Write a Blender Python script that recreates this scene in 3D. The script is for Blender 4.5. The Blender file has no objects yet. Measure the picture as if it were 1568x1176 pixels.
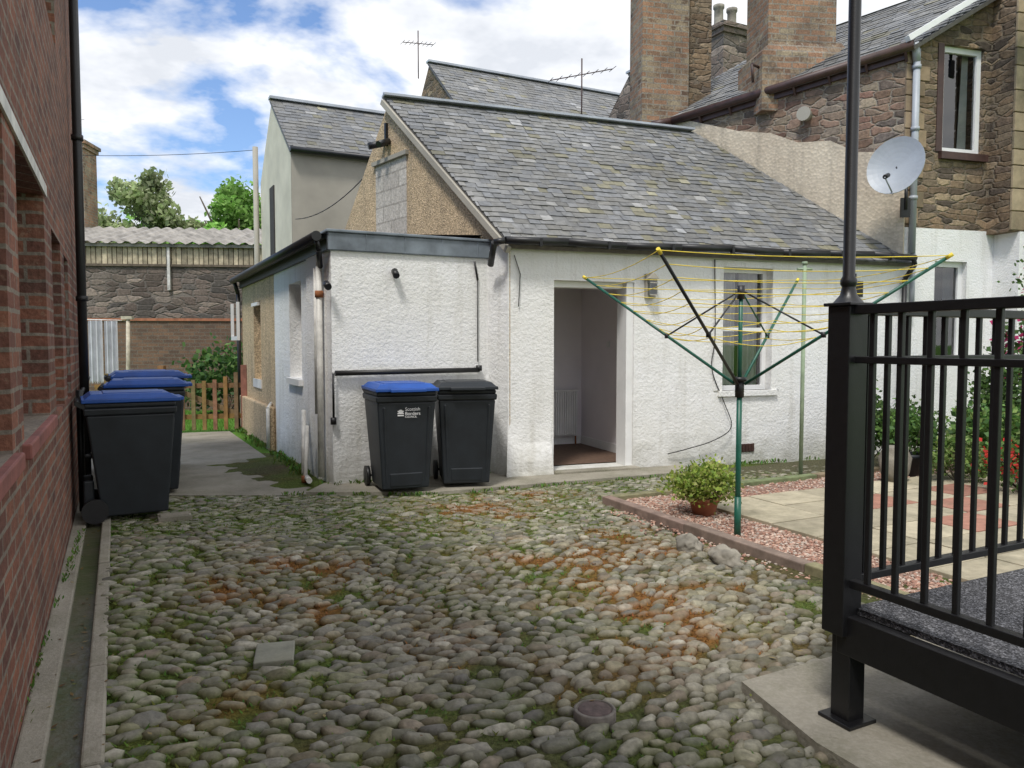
import bpy, math, random
import numpy as np
from mathutils import Vector, Matrix, noise
random.seed(7)
U=random.uniform
D=bpy.data
scene=bpy.context.scene
COL=scene.collection

# ------------------------------------------------------------ mesh builder
class MB:
    def __init__(s): s.v=[];s.f=[];s.m=[];s.c=[];s.s=[]
    def face(s,pts,mi=0,col=(1,1,1),sm=False):
        i=len(s.v); s.v.extend([tuple(p) for p in pts]); s.f.append(tuple(range(i,i+len(pts))))
        s.m.append(mi); s.c.append(col); s.s.append(sm)
    def hexa(s,p,mi=0,col=(1,1,1)):
        i=len(s.v); s.v.extend([tuple(q) for q in p])
        for f in ((0,3,2,1),(4,5,6,7),(0,1,5,4),(1,2,6,5),(2,3,7,6),(3,0,4,7)):
            s.f.append(tuple(i+k for k in f)); s.m.append(mi); s.c.append(col); s.s.append(False)
    def box(s,x0,x1,y0,y1,z0,z1,mi=0,col=(1,1,1),M=None):
        p=[(x0,y0,z0),(x1,y0,z0),(x1,y1,z0),(x0,y1,z0),(x0,y0,z1),(x1,y0,z1),(x1,y1,z1),(x0,y1,z1)]
        if M: p=[M@Vector(q) for q in p]
        s.hexa(p,mi,col)
    def bar(s,p0,p1,w,h,mi=0,col=(1,1,1),up=(0,0,1)):
        p0=Vector(p0);p1=Vector(p1);d=(p1-p0).normalized();a=d.cross(Vector(up))
        if a.length<1e-4:a=d.cross(Vector((0,1,0)))
        a.normalize();b=a.cross(d).normalized();a*=w/2;b*=h/2
        s.hexa([p0-a-b,p0+a-b,p1+a-b,p1-a-b,p0-a+b,p0+a+b,p1+a+b,p1-a+b],mi,col)
    def cyl(s,p0,p1,r,r1=None,n=10,mi=0,col=(1,1,1),caps=True):
        if r1 is None:r1=r
        p0=Vector(p0);p1=Vector(p1);d=(p1-p0).normalized()
        a=d.cross(Vector((0,0,1)))
        if a.length<1e-3:a=d.cross(Vector((0,1,0)))
        a.normalize();b=a.cross(d).normalized()
        i=len(s.v)
        for p,rr in ((p0,r),(p1,r1)):
            for k in range(n):
                t=2*math.pi*k/n
                s.v.append(tuple(p+a*rr*math.cos(t)+b*rr*math.sin(t)))
        for k in range(n):
            k2=(k+1)%n
            s.f.append((i+k2,i+k,i+n+k,i+n+k2)); s.m.append(mi); s.c.append(col); s.s.append(True)
        if caps:
            s.f.append(tuple(i+k for k in range(n)));s.m.append(mi);s.c.append(col);s.s.append(False)
            s.f.append(tuple(i+n+k for k in reversed(range(n))));s.m.append(mi);s.c.append(col);s.s.append(False)
    def tube(s,pts,r,n=8,mi=0,col=(1,1,1)):
        for a,b in zip(pts[:-1],pts[1:]): s.cyl(a,b,r,n=n,mi=mi,col=col)
    def lathe(s,c,prof,n=16,mi=0,col=(1,1,1)):
        i=len(s.v)
        for r,z in prof:
            for k in range(n):
                t=2*math.pi*k/n; s.v.append((c[0]+r*math.cos(t),c[1]+r*math.sin(t),c[2]+z))
        for j in range(len(prof)-1):
            for k in range(n):
                k2=(k+1)%n
                s.f.append((i+j*n+k,i+j*n+k2,i+(j+1)*n+k2,i+(j+1)*n+k));s.m.append(mi);s.c.append(col);s.s.append(True)
    def prism(s,poly,y0,y1,mi=0,col=(1,1,1)):
        n=len(poly)
        s.face([(x,y0,z) for x,z in poly],mi,col); s.face([(x,y1,z) for x,z in reversed(poly)],mi,col)
        for k in range(n):
            a=poly[k];b=poly[(k+1)%n]
            s.face([(b[0],y0,b[1]),(a[0],y0,a[1]),(a[0],y1,a[1]),(b[0],y1,b[1])],mi,col)
    def slab(s,poly,z0,z1,mi=0,col=(1,1,1)):
        n=len(poly)
        s.face([(x,y,z1) for x,y in poly],mi,col); s.face([(x,y,z0) for x,y in reversed(poly)],mi,col)
        for k in range(n):
            a=poly[k];b=poly[(k+1)%n]
            s.face([(a[0],a[1],z0),(b[0],b[1],z0),(b[0],b[1],z1),(a[0],a[1],z1)],mi,col)
    def build(s,name,mats,parent=None,loc=(0,0,0),rz=0,bevel=0,recalc=True):
        me=D.meshes.new(name); me.from_pydata(s.v,[],s.f)
        for m in (mats if isinstance(mats,(list,tuple)) else [mats]): me.materials.append(m)
        me.polygons.foreach_set('material_index',s.m)
        me.polygons.foreach_set('use_smooth',s.s)
        ca=me.color_attributes.new('Col','FLOAT_COLOR','CORNER')
        arr=np.ones((len(me.loops),4),dtype=np.float32)
        cnt=np.array([len(f) for f in s.f],dtype=np.int64); cc=np.array(s.c,dtype=np.float32).reshape(-1,3)
        arr[:,:3]=np.repeat(cc,cnt,axis=0)
        ca.data.foreach_set('color',arr.ravel())
        me.update()
        if recalc:
            import bmesh
            bm=bmesh.new();bm.from_mesh(me);bmesh.ops.recalc_face_normals(bm,faces=bm.faces);bm.to_mesh(me);bm.free()
        o=D.objects.new(name,me);COL.objects.link(o)
        o.location=loc;o.rotation_euler=(0,0,rz)
        if parent:o.parent=parent
        if bevel:
            b=o.modifiers.new('bev','BEVEL');b.width=bevel;b.segments=2;b.limit_method='ANGLE';b.angle_limit=math.radians(40)
        return o
def E(name,loc=(0,0,0),rz=0):
    o=D.objects.new(name,None);COL.objects.link(o);o.location=loc;o.rotation_euler=(0,0,rz);o.empty_display_size=.2;return o

# ------------------------------------------------------------ materials
class NT:
    cap=4
    def __init__(s,name):
        s.m=D.materials.new(name);s.m.use_nodes=True;s.t=s.m.node_tree;s.b=s.t.nodes['Principled BSDF']
    def n(s,typ,ins=None,**kw):
        x=s.t.nodes.new(typ)
        for k,v in kw.items(): setattr(x,k,v)
        for k,v in (ins or {}).items():
            if isinstance(v,bpy.types.NodeSocket): s.t.links.new(v,x.inputs[k])
            else: x.inputs[k].default_value=v
        return x
    def l(s,a,b): s.t.links.new(a,b)
    def mix(s,f,a,b,mode='MIX'):
        x=s.t.nodes.new('ShaderNodeMix');x.data_type='RGBA';x.blend_type=mode
        for i,v in ((0,f),(6,a),(7,b)):
            if isinstance(v,bpy.types.NodeSocket): s.t.links.new(v,x.inputs[i])
            else: x.inputs[i].default_value=(v if i==0 else (tuple(v)+(1,) if len(v)==3 else v))
        return x.outputs[2]
    def math(s,op,a,b=0.0,c=0.0,clamp=False):
        x=s.t.nodes.new('ShaderNodeMath');x.operation=op;x.use_clamp=clamp
        for i,v in ((0,a),(1,b),(2,c)):
            if isinstance(v,bpy.types.NodeSocket): s.t.links.new(v,x.inputs[i])
            else: x.inputs[i].default_value=v
        return x.outputs[0]
    def ramp(s,f,stops):
        x=s.t.nodes.new('ShaderNodeValToRGB');s.l(f,x.inputs[0]);cr=x.color_ramp
        while len(cr.elements)<len(stops): cr.elements.new(.5)
        for e,(p,c) in zip(cr.elements,stops):
            e.position=p;e.color=(c,c,c,1) if isinstance(c,(int,float)) else tuple(c)+(1,)
        return x.outputs[0]
    def obj(s): return s.n('ShaderNodeTexCoord').outputs['Object']
    def noise(s,scale,detail=4,rough=.6,vec=None,dist=0):
        return s.n('ShaderNodeTexNoise',{'Vector':vec if vec is not None else s.obj(),'Scale':scale,'Detail':min(detail,s.cap),'Roughness':rough,'Distortion':dist}).outputs[0]
    def bump(s,h,strength=.5,dist=.01,prev=None):
        ins={'Height':h,'Strength':strength,'Distance':dist}
        if prev is not None: ins['Normal']=prev
        return s.n('ShaderNodeBump',ins).outputs[0]
    def wallvec(s,sx=1,sz=1,warp=0.0):
        sp=s.n('ShaderNodeSeparateXYZ',{'Vector':s.obj()})
        u=s.math('ADD',sp.outputs[0],sp.outputs[1])
        z=sp.outputs[2]
        cb=s.n('ShaderNodeCombineXYZ',{'X':s.math('MULTIPLY',u,sx),'Y':s.math('MULTIPLY',z,sz)})
        v=cb.outputs[0]
        if warp:
            nz=s.n('ShaderNodeTexNoise',{'Vector':s.obj(),'Scale':3.0,'Detail':2})
            v=s.n('ShaderNodeVectorMath',{0:v,1:s.n('ShaderNodeVectorMath',{0:nz.outputs[1],1:(warp,warp,0)},operation='MULTIPLY').outputs[0]},operation='ADD').outputs[0]
        return v,z
    def out(s,col=None,rough=.8,normal=None,spec=None,metal=None):
        if col is not None:
            if isinstance(col,bpy.types.NodeSocket): s.l(col,s.b.inputs['Base Color'])
            else: s.b.inputs['Base Color'].default_value=tuple(col)+(1,)
        if isinstance(rough,bpy.types.NodeSocket): s.l(rough,s.b.inputs['Roughness'])
        else: s.b.inputs['Roughness'].default_value=rough
        if normal is not None: s.l(normal,s.b.inputs['Normal'])
        if spec is not None: s.b.inputs['Specular IOR Level'].default_value=spec
        if metal is not None: s.b.inputs['Metallic'].default_value=metal
        return s.m

def plain(name,c,rough=.5,var=.15,scale=8,bscale=60,bs=.1,metal=0,spec=.5):
    t=NT(name);n=t.noise(scale,4)
    col=t.mix(t.ramp(n,[(.3,0),(.7,1)]),[x*(1-var) for x in c],[min(1,x*(1+var)) for x in c])
    return t.out(col,rough,t.bump(t.noise(bscale,2),bs,.004),spec=spec,metal=metal)
def attrmat(name,rough=.8,var=.3,scale=30,bs=.3,bd=.004,spec=.3,trans=0,blotch=None):
    t=NT(name);a=t.n('ShaderNodeAttribute',attribute_name='Col').outputs['Color']
    if trans:
        col=a;t.out(col,rough,spec=spec);m=t.m
        tr=t.n('ShaderNodeBsdfTranslucent',{'Color':col})
        mx=t.n('ShaderNodeMixShader',{0:trans,1:t.b.outputs[0],2:tr.outputs[0]})
        t.l(mx.outputs[0],t.t.nodes['Material Output'].inputs[0]);return m
    n=t.noise(scale,4)
    k=t.ramp(n,[(.25,1-var),(.75,1+var)])
    col=t.mix(1.0,a,k,'MULTIPLY')
    if blotch:
        bc,bsx,lo,hi,amt=blotch
        col=t.mix(t.ramp(t.noise(bsx,4,.7),[(lo,0),(hi,amt)]),col,bc)
    return t.out(col,rough,t.bump(t.noise(scale*2,3),bs,bd),spec=spec)

def white_harl(name,base=(.84,.84,.835),dirt=(.38,.37,.31),lump=30):
    t=NT(name);sp=t.n('ShaderNodeSeparateXYZ',{'Vector':t.obj()});z=sp.outputs[2]
    big=t.noise(1.3,3);fine=t.noise(lump,4,.62)
    c=t.mix(t.ramp(big,[(.35,0),(.7,.7)]),base,[base[0]*.92,base[1]*.91,base[2]*.86])
    k=t.math('SUBTRACT',t.math('MULTIPLY_ADD',t.noise(4,4,.7),1.0,-.08),z)
    k=t.math('MULTIPLY',k,1.9,clamp=True)
    c=t.mix(t.math('MULTIPLY',k,.8),c,dirt)
    st=t.noise(1,4,.65,vec=t.n('ShaderNodeMapping',{'Vector':t.obj(),'Scale':(6,6,.6)}).outputs[0])
    c=t.mix(t.ramp(st,[(.53,0),(.8,.55)]),c,(.50,.48,.42))
    flk=t.noise(8,4,.75)
    c=t.mix(t.ramp(flk,[(.65,0),(.73,.4)]),c,(.50,.48,.44))
    nm=t.bump(fine,.75,.016)
    nm=t.bump(t.noise(4,2),.4,.03,nm)
    return t.out(c,.75,nm,spec=.25)
def tan_harl(name,base,alt,peb=70.0,pv=(.62,1.3)):
    t=NT(name);big=t.noise(1.5,4);pe=t.n('ShaderNodeTexVoronoi',{'Vector':t.obj(),'Scale':peb})
    c=t.mix(t.ramp(big,[(.3,0),(.7,1)]),base,alt)
    k=t.ramp(pe.outputs['Color'],[(.2,pv[0]),(.8,pv[1])])
    c=t.mix(1,c,k,'MULTIPLY')
    st=t.noise(1,4,.6,vec=t.n('ShaderNodeMapping',{'Vector':t.obj(),'Scale':(5,5,.5)}).outputs[0])
    c=t.mix(t.ramp(st,[(.5,0),(.75,.45)]),c,(.14,.13,.11))
    return t.out(c,.9,t.bump(pe.outputs[0],.6,.010),spec=.2)
def brick(name,c1,c2,mortar,bw=.225,bh=.075,ms=.01,dirt=.4,extra=None,spk=(.42,.38,.33)):
    t=NT(name);v,z=t.wallvec()
    v=t.n('ShaderNodeVectorMath',{0:v,1:t.n('ShaderNodeVectorMath',{0:t.n('ShaderNodeTexNoise',{'Vector':t.obj(),'Scale':9.0,'Detail':1.0}).outputs[1],1:(.014,.014,0)},operation='MULTIPLY').outputs[0]},operation='ADD').outputs[0]
    b=t.n('ShaderNodeTexBrick',{'Vector':v,'Color1':c1+(1,),'Color2':c2+(1,),'Mortar':mortar+(1,),'Scale':1.0,'Mortar Size':ms,'Mortar Smooth':.2,'Bias':0.0,'Brick Width':bw,'Row Height':bh})
    c=b.outputs[0]
    if extra:
        b2=t.n('ShaderNodeTexBrick',{'Vector':v,'Color1':(0,0,0,1),'Color2':(1,1,1,1),'Mortar':(0,0,0,1),'Scale':1.0,'Mortar Size':ms,'Bias':-.25,'Brick Width':bw,'Row Height':bh,'Mortar Smooth':.2})
        c=t.mix(t.math('MULTIPLY',b2.outputs[0],t.ramp(t.noise(5,3),[(.40,0),(.55,1)])),c,extra)
    c=t.mix(t.ramp(t.noise(2,4,.7),[(.4,0),(.75,dirt)]),c,(.06,.05,.045))
    c=t.mix(t.ramp(t.noise(14,4,.7),[(.60,0),(.76,dirt)]),c,spk)
    c=t.mix(1,c,t.ramp(t.noise(40,3),[(.3,.7),(.7,1.25)]),'MULTIPLY')
    nm=t.bump(b.outputs[1],-.9,.012);nm=t.bump(t.noise(45,3),.5,.010,nm)
    return t.out(c,.88,nm,spec=.25)
def rubble(name,pal,mortar,sx=4.2,sz=9.5,edge=.03,warp=.5):
    t=NT(name);v,z=t.wallvec(sx,sz,warp)
    vo=t.n('ShaderNodeTexVoronoi',{'Vector':v,'Scale':1.0,'Randomness':.9},voronoi_dimensions='2D',distance='CHEBYCHEV')
    vf2=t.n('ShaderNodeTexVoronoi',{'Vector':v,'Scale':1.0,'Randomness':.9},voronoi_dimensions='2D',distance='CHEBYCHEV',feature='F2')
    gap=t.math('SUBTRACT',vf2.outputs[0],vo.outputs[0])
    r=t.n('ShaderNodeSeparateColor',{'Color':vo.outputs['Color']})
    n=len(pal);c=t.ramp(r.outputs[0],[((i+.5)/n,p) for i,p in enumerate(pal)])
    c=t.mix(1,c,t.ramp(r.outputs[1],[(0,.65),(1,1.35)]),'MULTIPLY')
    c=t.mix(1,c,t.ramp(t.noise(16,4,.75),[(.3,.55),(.7,1.35)]),'MULTIPLY')
    c=t.mix(t.ramp(t.noise(1.2,4,.7),[(.42,0),(.7,.55)]),c,(.10,.085,.07))
    m=t.ramp(t.math('ADD',gap,t.math('MULTIPLY_ADD',t.noise(14,3,.7),.22,-.08)),[(edge,.9),(edge+.12,0)])
    c=t.mix(m,c,mortar)
    h=t.ramp(gap,[(0,0),(.22,1)])
    nm=t.bump(h,.7,.03);nm=t.bump(t.noise(26,3,.7),.7,.018,nm)
    return t.out(c,.92,nm,spec=.15)

M_white=white_harl('white_harling')
M_white2=white_harl('white_harling_smooth',lump=40)
M_tan=tan_harl('tan_harling',(.50,.385,.25),(.58,.44,.28))
M_cream=tan_harl('cream_render',(.62,.54,.42),(.50,.42,.32),25.0,(.9,1.06))
M_beige=plain('beige_render',(.37,.345,.29),.9,.15,1.2,80,.5)
M_beigelight=plain('light_render',(.60,.55,.45),.9,.15,1.2,80,.5)
M_block=brick('concrete_block',(.58,.54,.48),(.48,.44,.39),(.36,.33,.29),.44,.21,.012,.1)
M_brick=brick('red_brick',(.30,.125,.08),(.14,.062,.05),(.26,.22,.18),.225,.078,.010,.6,spk=(.38,.28,.20))
M_brickgard=brick('garden_brick',(.24,.14,.09),(.14,.09,.065),(.18,.15,.12),.225,.08,.01,.5)
M_chim=brick('chimney_brick',(.40,.23,.14),(.13,.085,.06),(.30,.26,.21),.24,.085,.012,.8,extra=(.47,.39,.26),spk=(.09,.07,.06))
M_stone=rubble('rubble_stone',[(.17,.10,.075),(.30,.21,.145),(.22,.13,.10),(.36,.29,.21),(.14,.115,.10),(.27,.20,.15)],(.33,.29,.235))
M_stone2=rubble('rubble_stone_tan',[(.20,.14,.09),(.28,.20,.125),(.15,.11,.08),(.34,.26,.17),(.12,.095,.075)],(.20,.17,.13),3.6,11)
M_stone3=rubble('rubble_stone_dark',[(.15,.12,.10),(.22,.17,.14),(.11,.10,.09),(.27,.22,.18)],(.18,.16,.14),2.6,6.5)
M_slate=attrmat('slate',.5,.3,14,.35,.004,.45,blotch=((.27,.255,.20),5,.58,.75,.55))
M_lead=plain('lead_flashing',(.18,.21,.24),.5,.4,3,20,.25,spec=.4)
M_leadl=plain('ridge_lead_light',(.42,.45,.50),.5,.2,3,20,.25,spec=.4)
M_black=plain('black_painted_metal',(.008,.008,.009),.38,.2,30,180,.08)
M_blackpl=plain('black_plastic_pipe',(.012,.012,.013),.45,.3,8)
M_bin=plain('bin_plastic',(.013,.017,.022),.5,.3,5,150,.15)
M_blue=plain('blue_lid_plastic',(.012,.075,.34),.45,.25,4,150,.1)
M_whitep=plain('white_gloss_paint',(.80,.80,.79),.4,.06,4)
M_greyw=plain('weathered_white_pipe',(.62,.61,.57),.5,.25,9)
M_redp=plain('red_sill_paint',(.24,.085,.07),.7,.35,6,30,.4)
M_darkred=plain('maroon_frame',(.055,.018,.015),.5,.3,6)
M_wood=attrmat('timber',.8,.4,9,.6,.006)
M_leaf=attrmat('leaves',.6,.25,20,.1,.002,.3,trans=.35)
t=NT('concrete');c=t.mix(t.ramp(t.noise(1.6,4,.65),[(.3,0),(.68,1)]),(.36,.33,.27),(.20,.185,.145))
c=t.mix(t.ramp(t.noise(3,4,.7),[(.48,0),(.74,.55)]),c,(.13,.13,.07));c=t.mix(t.ramp(t.noise(60,3),[(.4,0),(.8,.4)]),c,(.45,.42,.36))
M_conc=t.out(c,.85,t.bump(t.noise(35,4,.7),.6,.012),spec=.3)
t=NT('paving');a=t.n('ShaderNodeAttribute',attribute_name='Col').outputs['Color']
c=t.mix(1,a,t.ramp(t.noise(6,4,.7),[(.3,.7),(.7,1.15)]),'MULTIPLY');c=t.mix(t.ramp(t.noise(2.5,4,.7),[(.5,0),(.72,.55)]),c,(.16,.15,.10))
M_pave=t.out(c,.85,t.bump(t.noise(40,4),.4,.006),spec=.3)
t=NT('wet_channel');c=t.mix(t.ramp(t.noise(3,4,.7),[(.35,0),(.65,1)]),(.11,.10,.065),(.055,.075,.022))
M_chan=t.out(c,.35,t.bump(t.noise(20,4),.4,.01),spec=.5)
M_cob=attrmat('cobble_stone',.7,.38,34,.5,.006,.35,blotch=((.10,.10,.045),7,.48,.68,.55))
t=NT('mossy_earth');a=t.n('ShaderNodeAttribute',attribute_name='Col').outputs['Color']
c=t.mix(1,a,t.ramp(t.noise(45,4,.75),[(.3,.35),(.7,1.6)]),'MULTIPLY')
c=t.mix(t.ramp(t.noise(110,2),[(.64,0),(.75,.4)]),c,(.24,.21,.15))
M_moss=t.out(c,.95,t.bump(t.noise(70,4,.75),1.0,.02),spec=.15)
t=NT('ground_grass');c=t.mix(t.ramp(t.noise(.8,4),[(.35,0),(.65,1)]),(.10,.24,.035),(.15,.28,.05));c=t.mix(1,c,t.ramp(t.noise(40,4),[(.3,.5),(.7,1.4)]),'MULTIPLY')
M_grass=t.out(c,.95,t.bump(t.noise(60,3),1,.03),spec=.1)
M_grav=attrmat('gravel',.85,.25,40,.4,.003)
t=NT('deck_grit');vo=t.n('ShaderNodeTexVoronoi',{'Vector':t.obj(),'Scale':160.0})
c=t.mix(1,t.ramp(vo.outputs['Color'],[(.1,(.018,.018,.02)),(.55,(.06,.06,.065)),(.95,(.26,.26,.28))]),t.ramp(t.noise(2,4),[(.3,.8),(.7,1.2)]),'MULTIPLY')
M_deck=t.out(c,.75,t.bump(vo.outputs[0],.6,.004),spec=.4)
t=NT('window_glass')
fr=t.n('ShaderNodeFresnel',{'IOR':1.5});tr=t.n('ShaderNodeBsdfTransparent',{'Color':(.85,.88,.87,1)});gl=t.n('ShaderNodeBsdfGlossy',{'Roughness':.02})
mx=t.n('ShaderNodeMixShader',{0:t.math('MULTIPLY_ADD',fr.outputs[0],1.3,.08,clamp=True),1:tr.outputs[0],2:gl.outputs[0]});t.l(mx.outputs[0],t.t.nodes['Material Output'].inputs[0]);M_glass=t.m
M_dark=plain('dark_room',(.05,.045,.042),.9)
M_curt=plain('curtain',(.72,.68,.69),.9,.15,6)
M_int=plain('interior_paint',(.80,.76,.78),.7,.04,2)
M_ceil=plain('interior_ceiling',(.75,.73,.72),.8,.04,2)
M_floor=plain('brown_mat_floor',(.13,.08,.055),.7,.3,20)
M_green=plain('green_tube',(.012,.10,.065),.4,.2,9)
M_yellow=plain('yellow_line',(.80,.62,.06),.6,.1,9)
M_dish=plain('dish_grey',(.36,.385,.41),.45,.1,4)
M_rust=plain('rust',(.28,.10,.035),.85,.4,12)
M_iron=plain('cast_iron_cover',(.10,.07,.065),.75,.4,30)
M_ironr=plain('cover_rim',(.17,.15,.13),.8,.3,30)
M_brown=plain('brown_pipe',(.06,.03,.025),.5,.3,8)
M_terra=plain('terracotta',(.36,.14,.075),.8,.25,9)
M_rock=plain('garden_rock',(.24,.22,.18),.9,.45,7,24,.9)
M_cloth=plain('hanging_cloth',(.60,.60,.64),.9,.15,5)
M_corr=plain('corrugated_sheet',(.30,.28,.25),.8,.4,3,30,.4)
M_text=plain('print_white',(.75,.75,.75),.6,.05)
M_bark=plain('bark',(.09,.07,.05),.9,.35,8,30,.7)

# ------------------------------------------------------------ wall helpers
def ang(p0,p1): return math.atan2(p1[1]-p0[1],p1[0]-p0[0])
def dist(p0,p1): return math.hypot(p1[0]-p0[0],p1[1]-p0[1])
def wall(name,p0,p1,z0,z1,th,ops,mat,parent):
    L=dist(p0,p1);b=MB()
    xs=sorted(set([0,L]+[o[0] for o in ops]+[o[1] for o in ops]));zs=sorted(set([z0,z1]+[o[2] for o in ops]+[o[3] for o in ops]))
    def solid(i,j):
        if i<0 or j<0 or i>=len(xs)-1 or j>=len(zs)-1:return False
        x=(xs[i]+xs[i+1])/2;z=(zs[j]+zs[j+1])/2
        return not any(o[0]<x<o[1] and o[2]<z<o[3] for o in ops)
    for i in range(len(xs)-1):
        for j in range(len(zs)-1):
            if not solid(i,j):continue
            a,c,d,e=xs[i],xs[i+1],zs[j],zs[j+1]
            b.face([(a,0,d),(c,0,d),(c,0,e),(a,0,e)]);b.face([(c,th,d),(a,th,d),(a,th,e),(c,th,e)])
            if not solid(i-1,j):b.face([(a,th,d),(a,0,d),(a,0,e),(a,th,e)])
            if not solid(i+1,j):b.face([(c,0,d),(c,th,d),(c,th,e),(c,0,e)])
            if not solid(i,j-1):b.face([(a,th,d),(c,th,d),(c,0,d),(a,0,d)])
            if not solid(i,j+1):b.face([(a,0,e),(c,0,e),(c,th,e),(a,th,e)])
    return b.build(name,mat,parent,(p0[0],p0[1],0),ang(p0,p1),recalc=False)
def gable(name,p0,p1,poly,th,mat,parent):
    b=MB();b.prism(poly,0,th);return b.build(name,mat,parent,(p0[0],p0[1],0),ang(p0,p1))
def window(name,p0,p1,o,y,parent,frame=M_whitep,bars=(),hbars=(.5,),fw=.055,curtain=False,room=True,glass=M_glass):
    u0,u1,z0,z1=o;b=MB();d=.05
    b.box(u0,u0+fw,y,y+d,z0,z1);b.box(u1-fw,u1,y,y+d,z0,z1);b.box(u0+fw,u1-fw,y,y+d,z0,z0+fw);b.box(u0+fw,u1-fw,y,y+d,z1-fw,z1)
    for h in hbars:
        zz=z0+(z1-z0)*h;b.box(u0+fw,u1-fw,y+.004,y+d-.004,zz-.022,zz+.022)
    for h in bars:
        xx=u0+(u1-u0)*h;b.box(xx-.02,xx+.02,y+.006,y+d-.006,z0+fw,z1-fw)
    b.face([(u0+fw,y+.03,z0+fw),(u1-fw,y+.03,z0+fw),(u1-fw,y+.03,z1-fw),(u0+fw,y+.03,z1-fw)],1)
    if curtain:
        for (a,c,yo) in ((u0+.03,u0+(u1-u0)*.46,0),(u1-(u1-u0)*.44,u1-.03,.03)):
            n=40;pts=[(a+(c-a)*k/n,y+.10+yo+.022*math.sin(k*1.15)+.008*math.sin(k*2.9)) for k in range(n+1)]
            for q,r in zip(pts[:-1],pts[1:]): b.face([(q[0],q[1],z0),(r[0],r[1],z0),(r[0],r[1],z1),(q[0],q[1],z1)],2,sm=True)
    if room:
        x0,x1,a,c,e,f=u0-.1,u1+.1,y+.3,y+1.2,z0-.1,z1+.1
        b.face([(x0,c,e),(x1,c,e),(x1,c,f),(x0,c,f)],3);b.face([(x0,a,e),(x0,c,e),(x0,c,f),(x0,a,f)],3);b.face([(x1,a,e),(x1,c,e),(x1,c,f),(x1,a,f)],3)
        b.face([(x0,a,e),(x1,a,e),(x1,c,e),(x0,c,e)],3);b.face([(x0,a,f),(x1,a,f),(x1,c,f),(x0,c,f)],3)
    return b.build(name,[frame,glass,M_curt,M_dark],parent,(p0[0],p0[1],0),ang(p0,p1),recalc=False)

def slates(b,O,a,up,S,x0f,x1f,ex=.115,w=.2,base=.14,mi=0,jag=.4,light=.05):
    O=Vector(O);a=Vector(a).normalized();up=Vector(up).normalized();n=a.cross(up).normalized()
    if n.z<0:n=-n
    rows=int(S/ex)
    for r in range(rows+1):
        s=r*ex;s1=min(s+ex*1.7,S+.02)
        X0=x0f(min(1,s/S));X1=x1f(min(1,s/S));x=X0-(w*.5 if r%2 else 0)*1.0
        while x<X1:
            ww=w*U(.7,1.2);xa=max(x,X0);xb=min(x+ww-.004,X1)
            if xb-xa>.02:
                pn=noise.noise(Vector((xa*.8,s*.8,base*40)))
                g=base*U(.80,1.2)*(1+.25*pn);tint=U(-.008,.012)
                if U(0,1)<light: g*=U(1.2,1.7)
                col=(g+tint,g+tint*.5+.002,g-tint*.6+.002)
                if U(0,1)<.08: col=(g*1.08,g*1.02,g*.72)
                js=U(-jag,jag)*.03-(.02 if U(0,1)<.05 else 0);jl=U(.010,.020);jr=jl+U(-.005,.005)
                p=[O+a*xa+up*(s+js)+n*jl,O+a*xb+up*(s+js+U(-.008,.008))+n*jr,O+a*xb+up*s1+n*.002,O+a*xa+up*s1+n*.002]
                q=[O+a*xa+up*(s+js)+n*(jl-.012),O+a*xb+up*(s+js)+n*(jr-.012)]
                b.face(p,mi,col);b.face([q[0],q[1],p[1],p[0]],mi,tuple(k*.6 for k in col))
            x+=ww
    p=[O+a*x0f(0),O+a*x1f(0),O+a*x1f(1)+up*S,O+a*x0f(1)+up*S]
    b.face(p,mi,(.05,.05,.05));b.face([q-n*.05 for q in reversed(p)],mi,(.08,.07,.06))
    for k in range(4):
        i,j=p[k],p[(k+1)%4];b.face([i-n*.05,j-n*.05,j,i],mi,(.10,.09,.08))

def bush(name,loc,rx,rz,n,leaf,cols,parent=None,lift=0,twigs=True,mat=None):
    b=MB();cl=[]
    for k in range(max(6,n//60)):
        t=U(0,2*math.pi);ph=U(-.4,1);q=U(.45,.95);cl.append((Vector((math.cos(t)*rx*q*math.sqrt(max(0,1-ph*ph)),math.sin(t)*rx*q*math.sqrt(max(0,1-ph*ph)),rz*(.5+.45*ph)+lift)),U(.7,1.3)))
    for k in range(n):
        c,br=random.choice(cl);sg=.2
        p=c+Vector((random.gauss(0,rx*sg),random.gauss(0,rx*sg),random.gauss(0,rz*sg*.7)))
        if p.z<0.01:p.z=U(.01,.1)
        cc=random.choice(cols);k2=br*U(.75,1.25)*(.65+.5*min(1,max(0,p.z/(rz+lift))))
        d=Vector((U(-1,1),U(-1,1),U(-.3,1))).normalized();e=d.cross(Vector((U(-1,1),U(-1,1),U(-1,1)))).normalized()
        l=leaf*U(.6,1.4);w=l*.35
        b.face([p,p+d*l*.5+e*w,p+d*l,p+d*l*.5-e*w],0,tuple(x*k2 for x in cc))
    if twigs:
        for k in range(14):
            c,_=random.choice(cl);b.cyl((0,0,0),c,.008,.003,n=5,mi=1)
    return b.build(name,[mat or M_leaf,M_bark],parent,loc,recalc=False)
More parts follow.
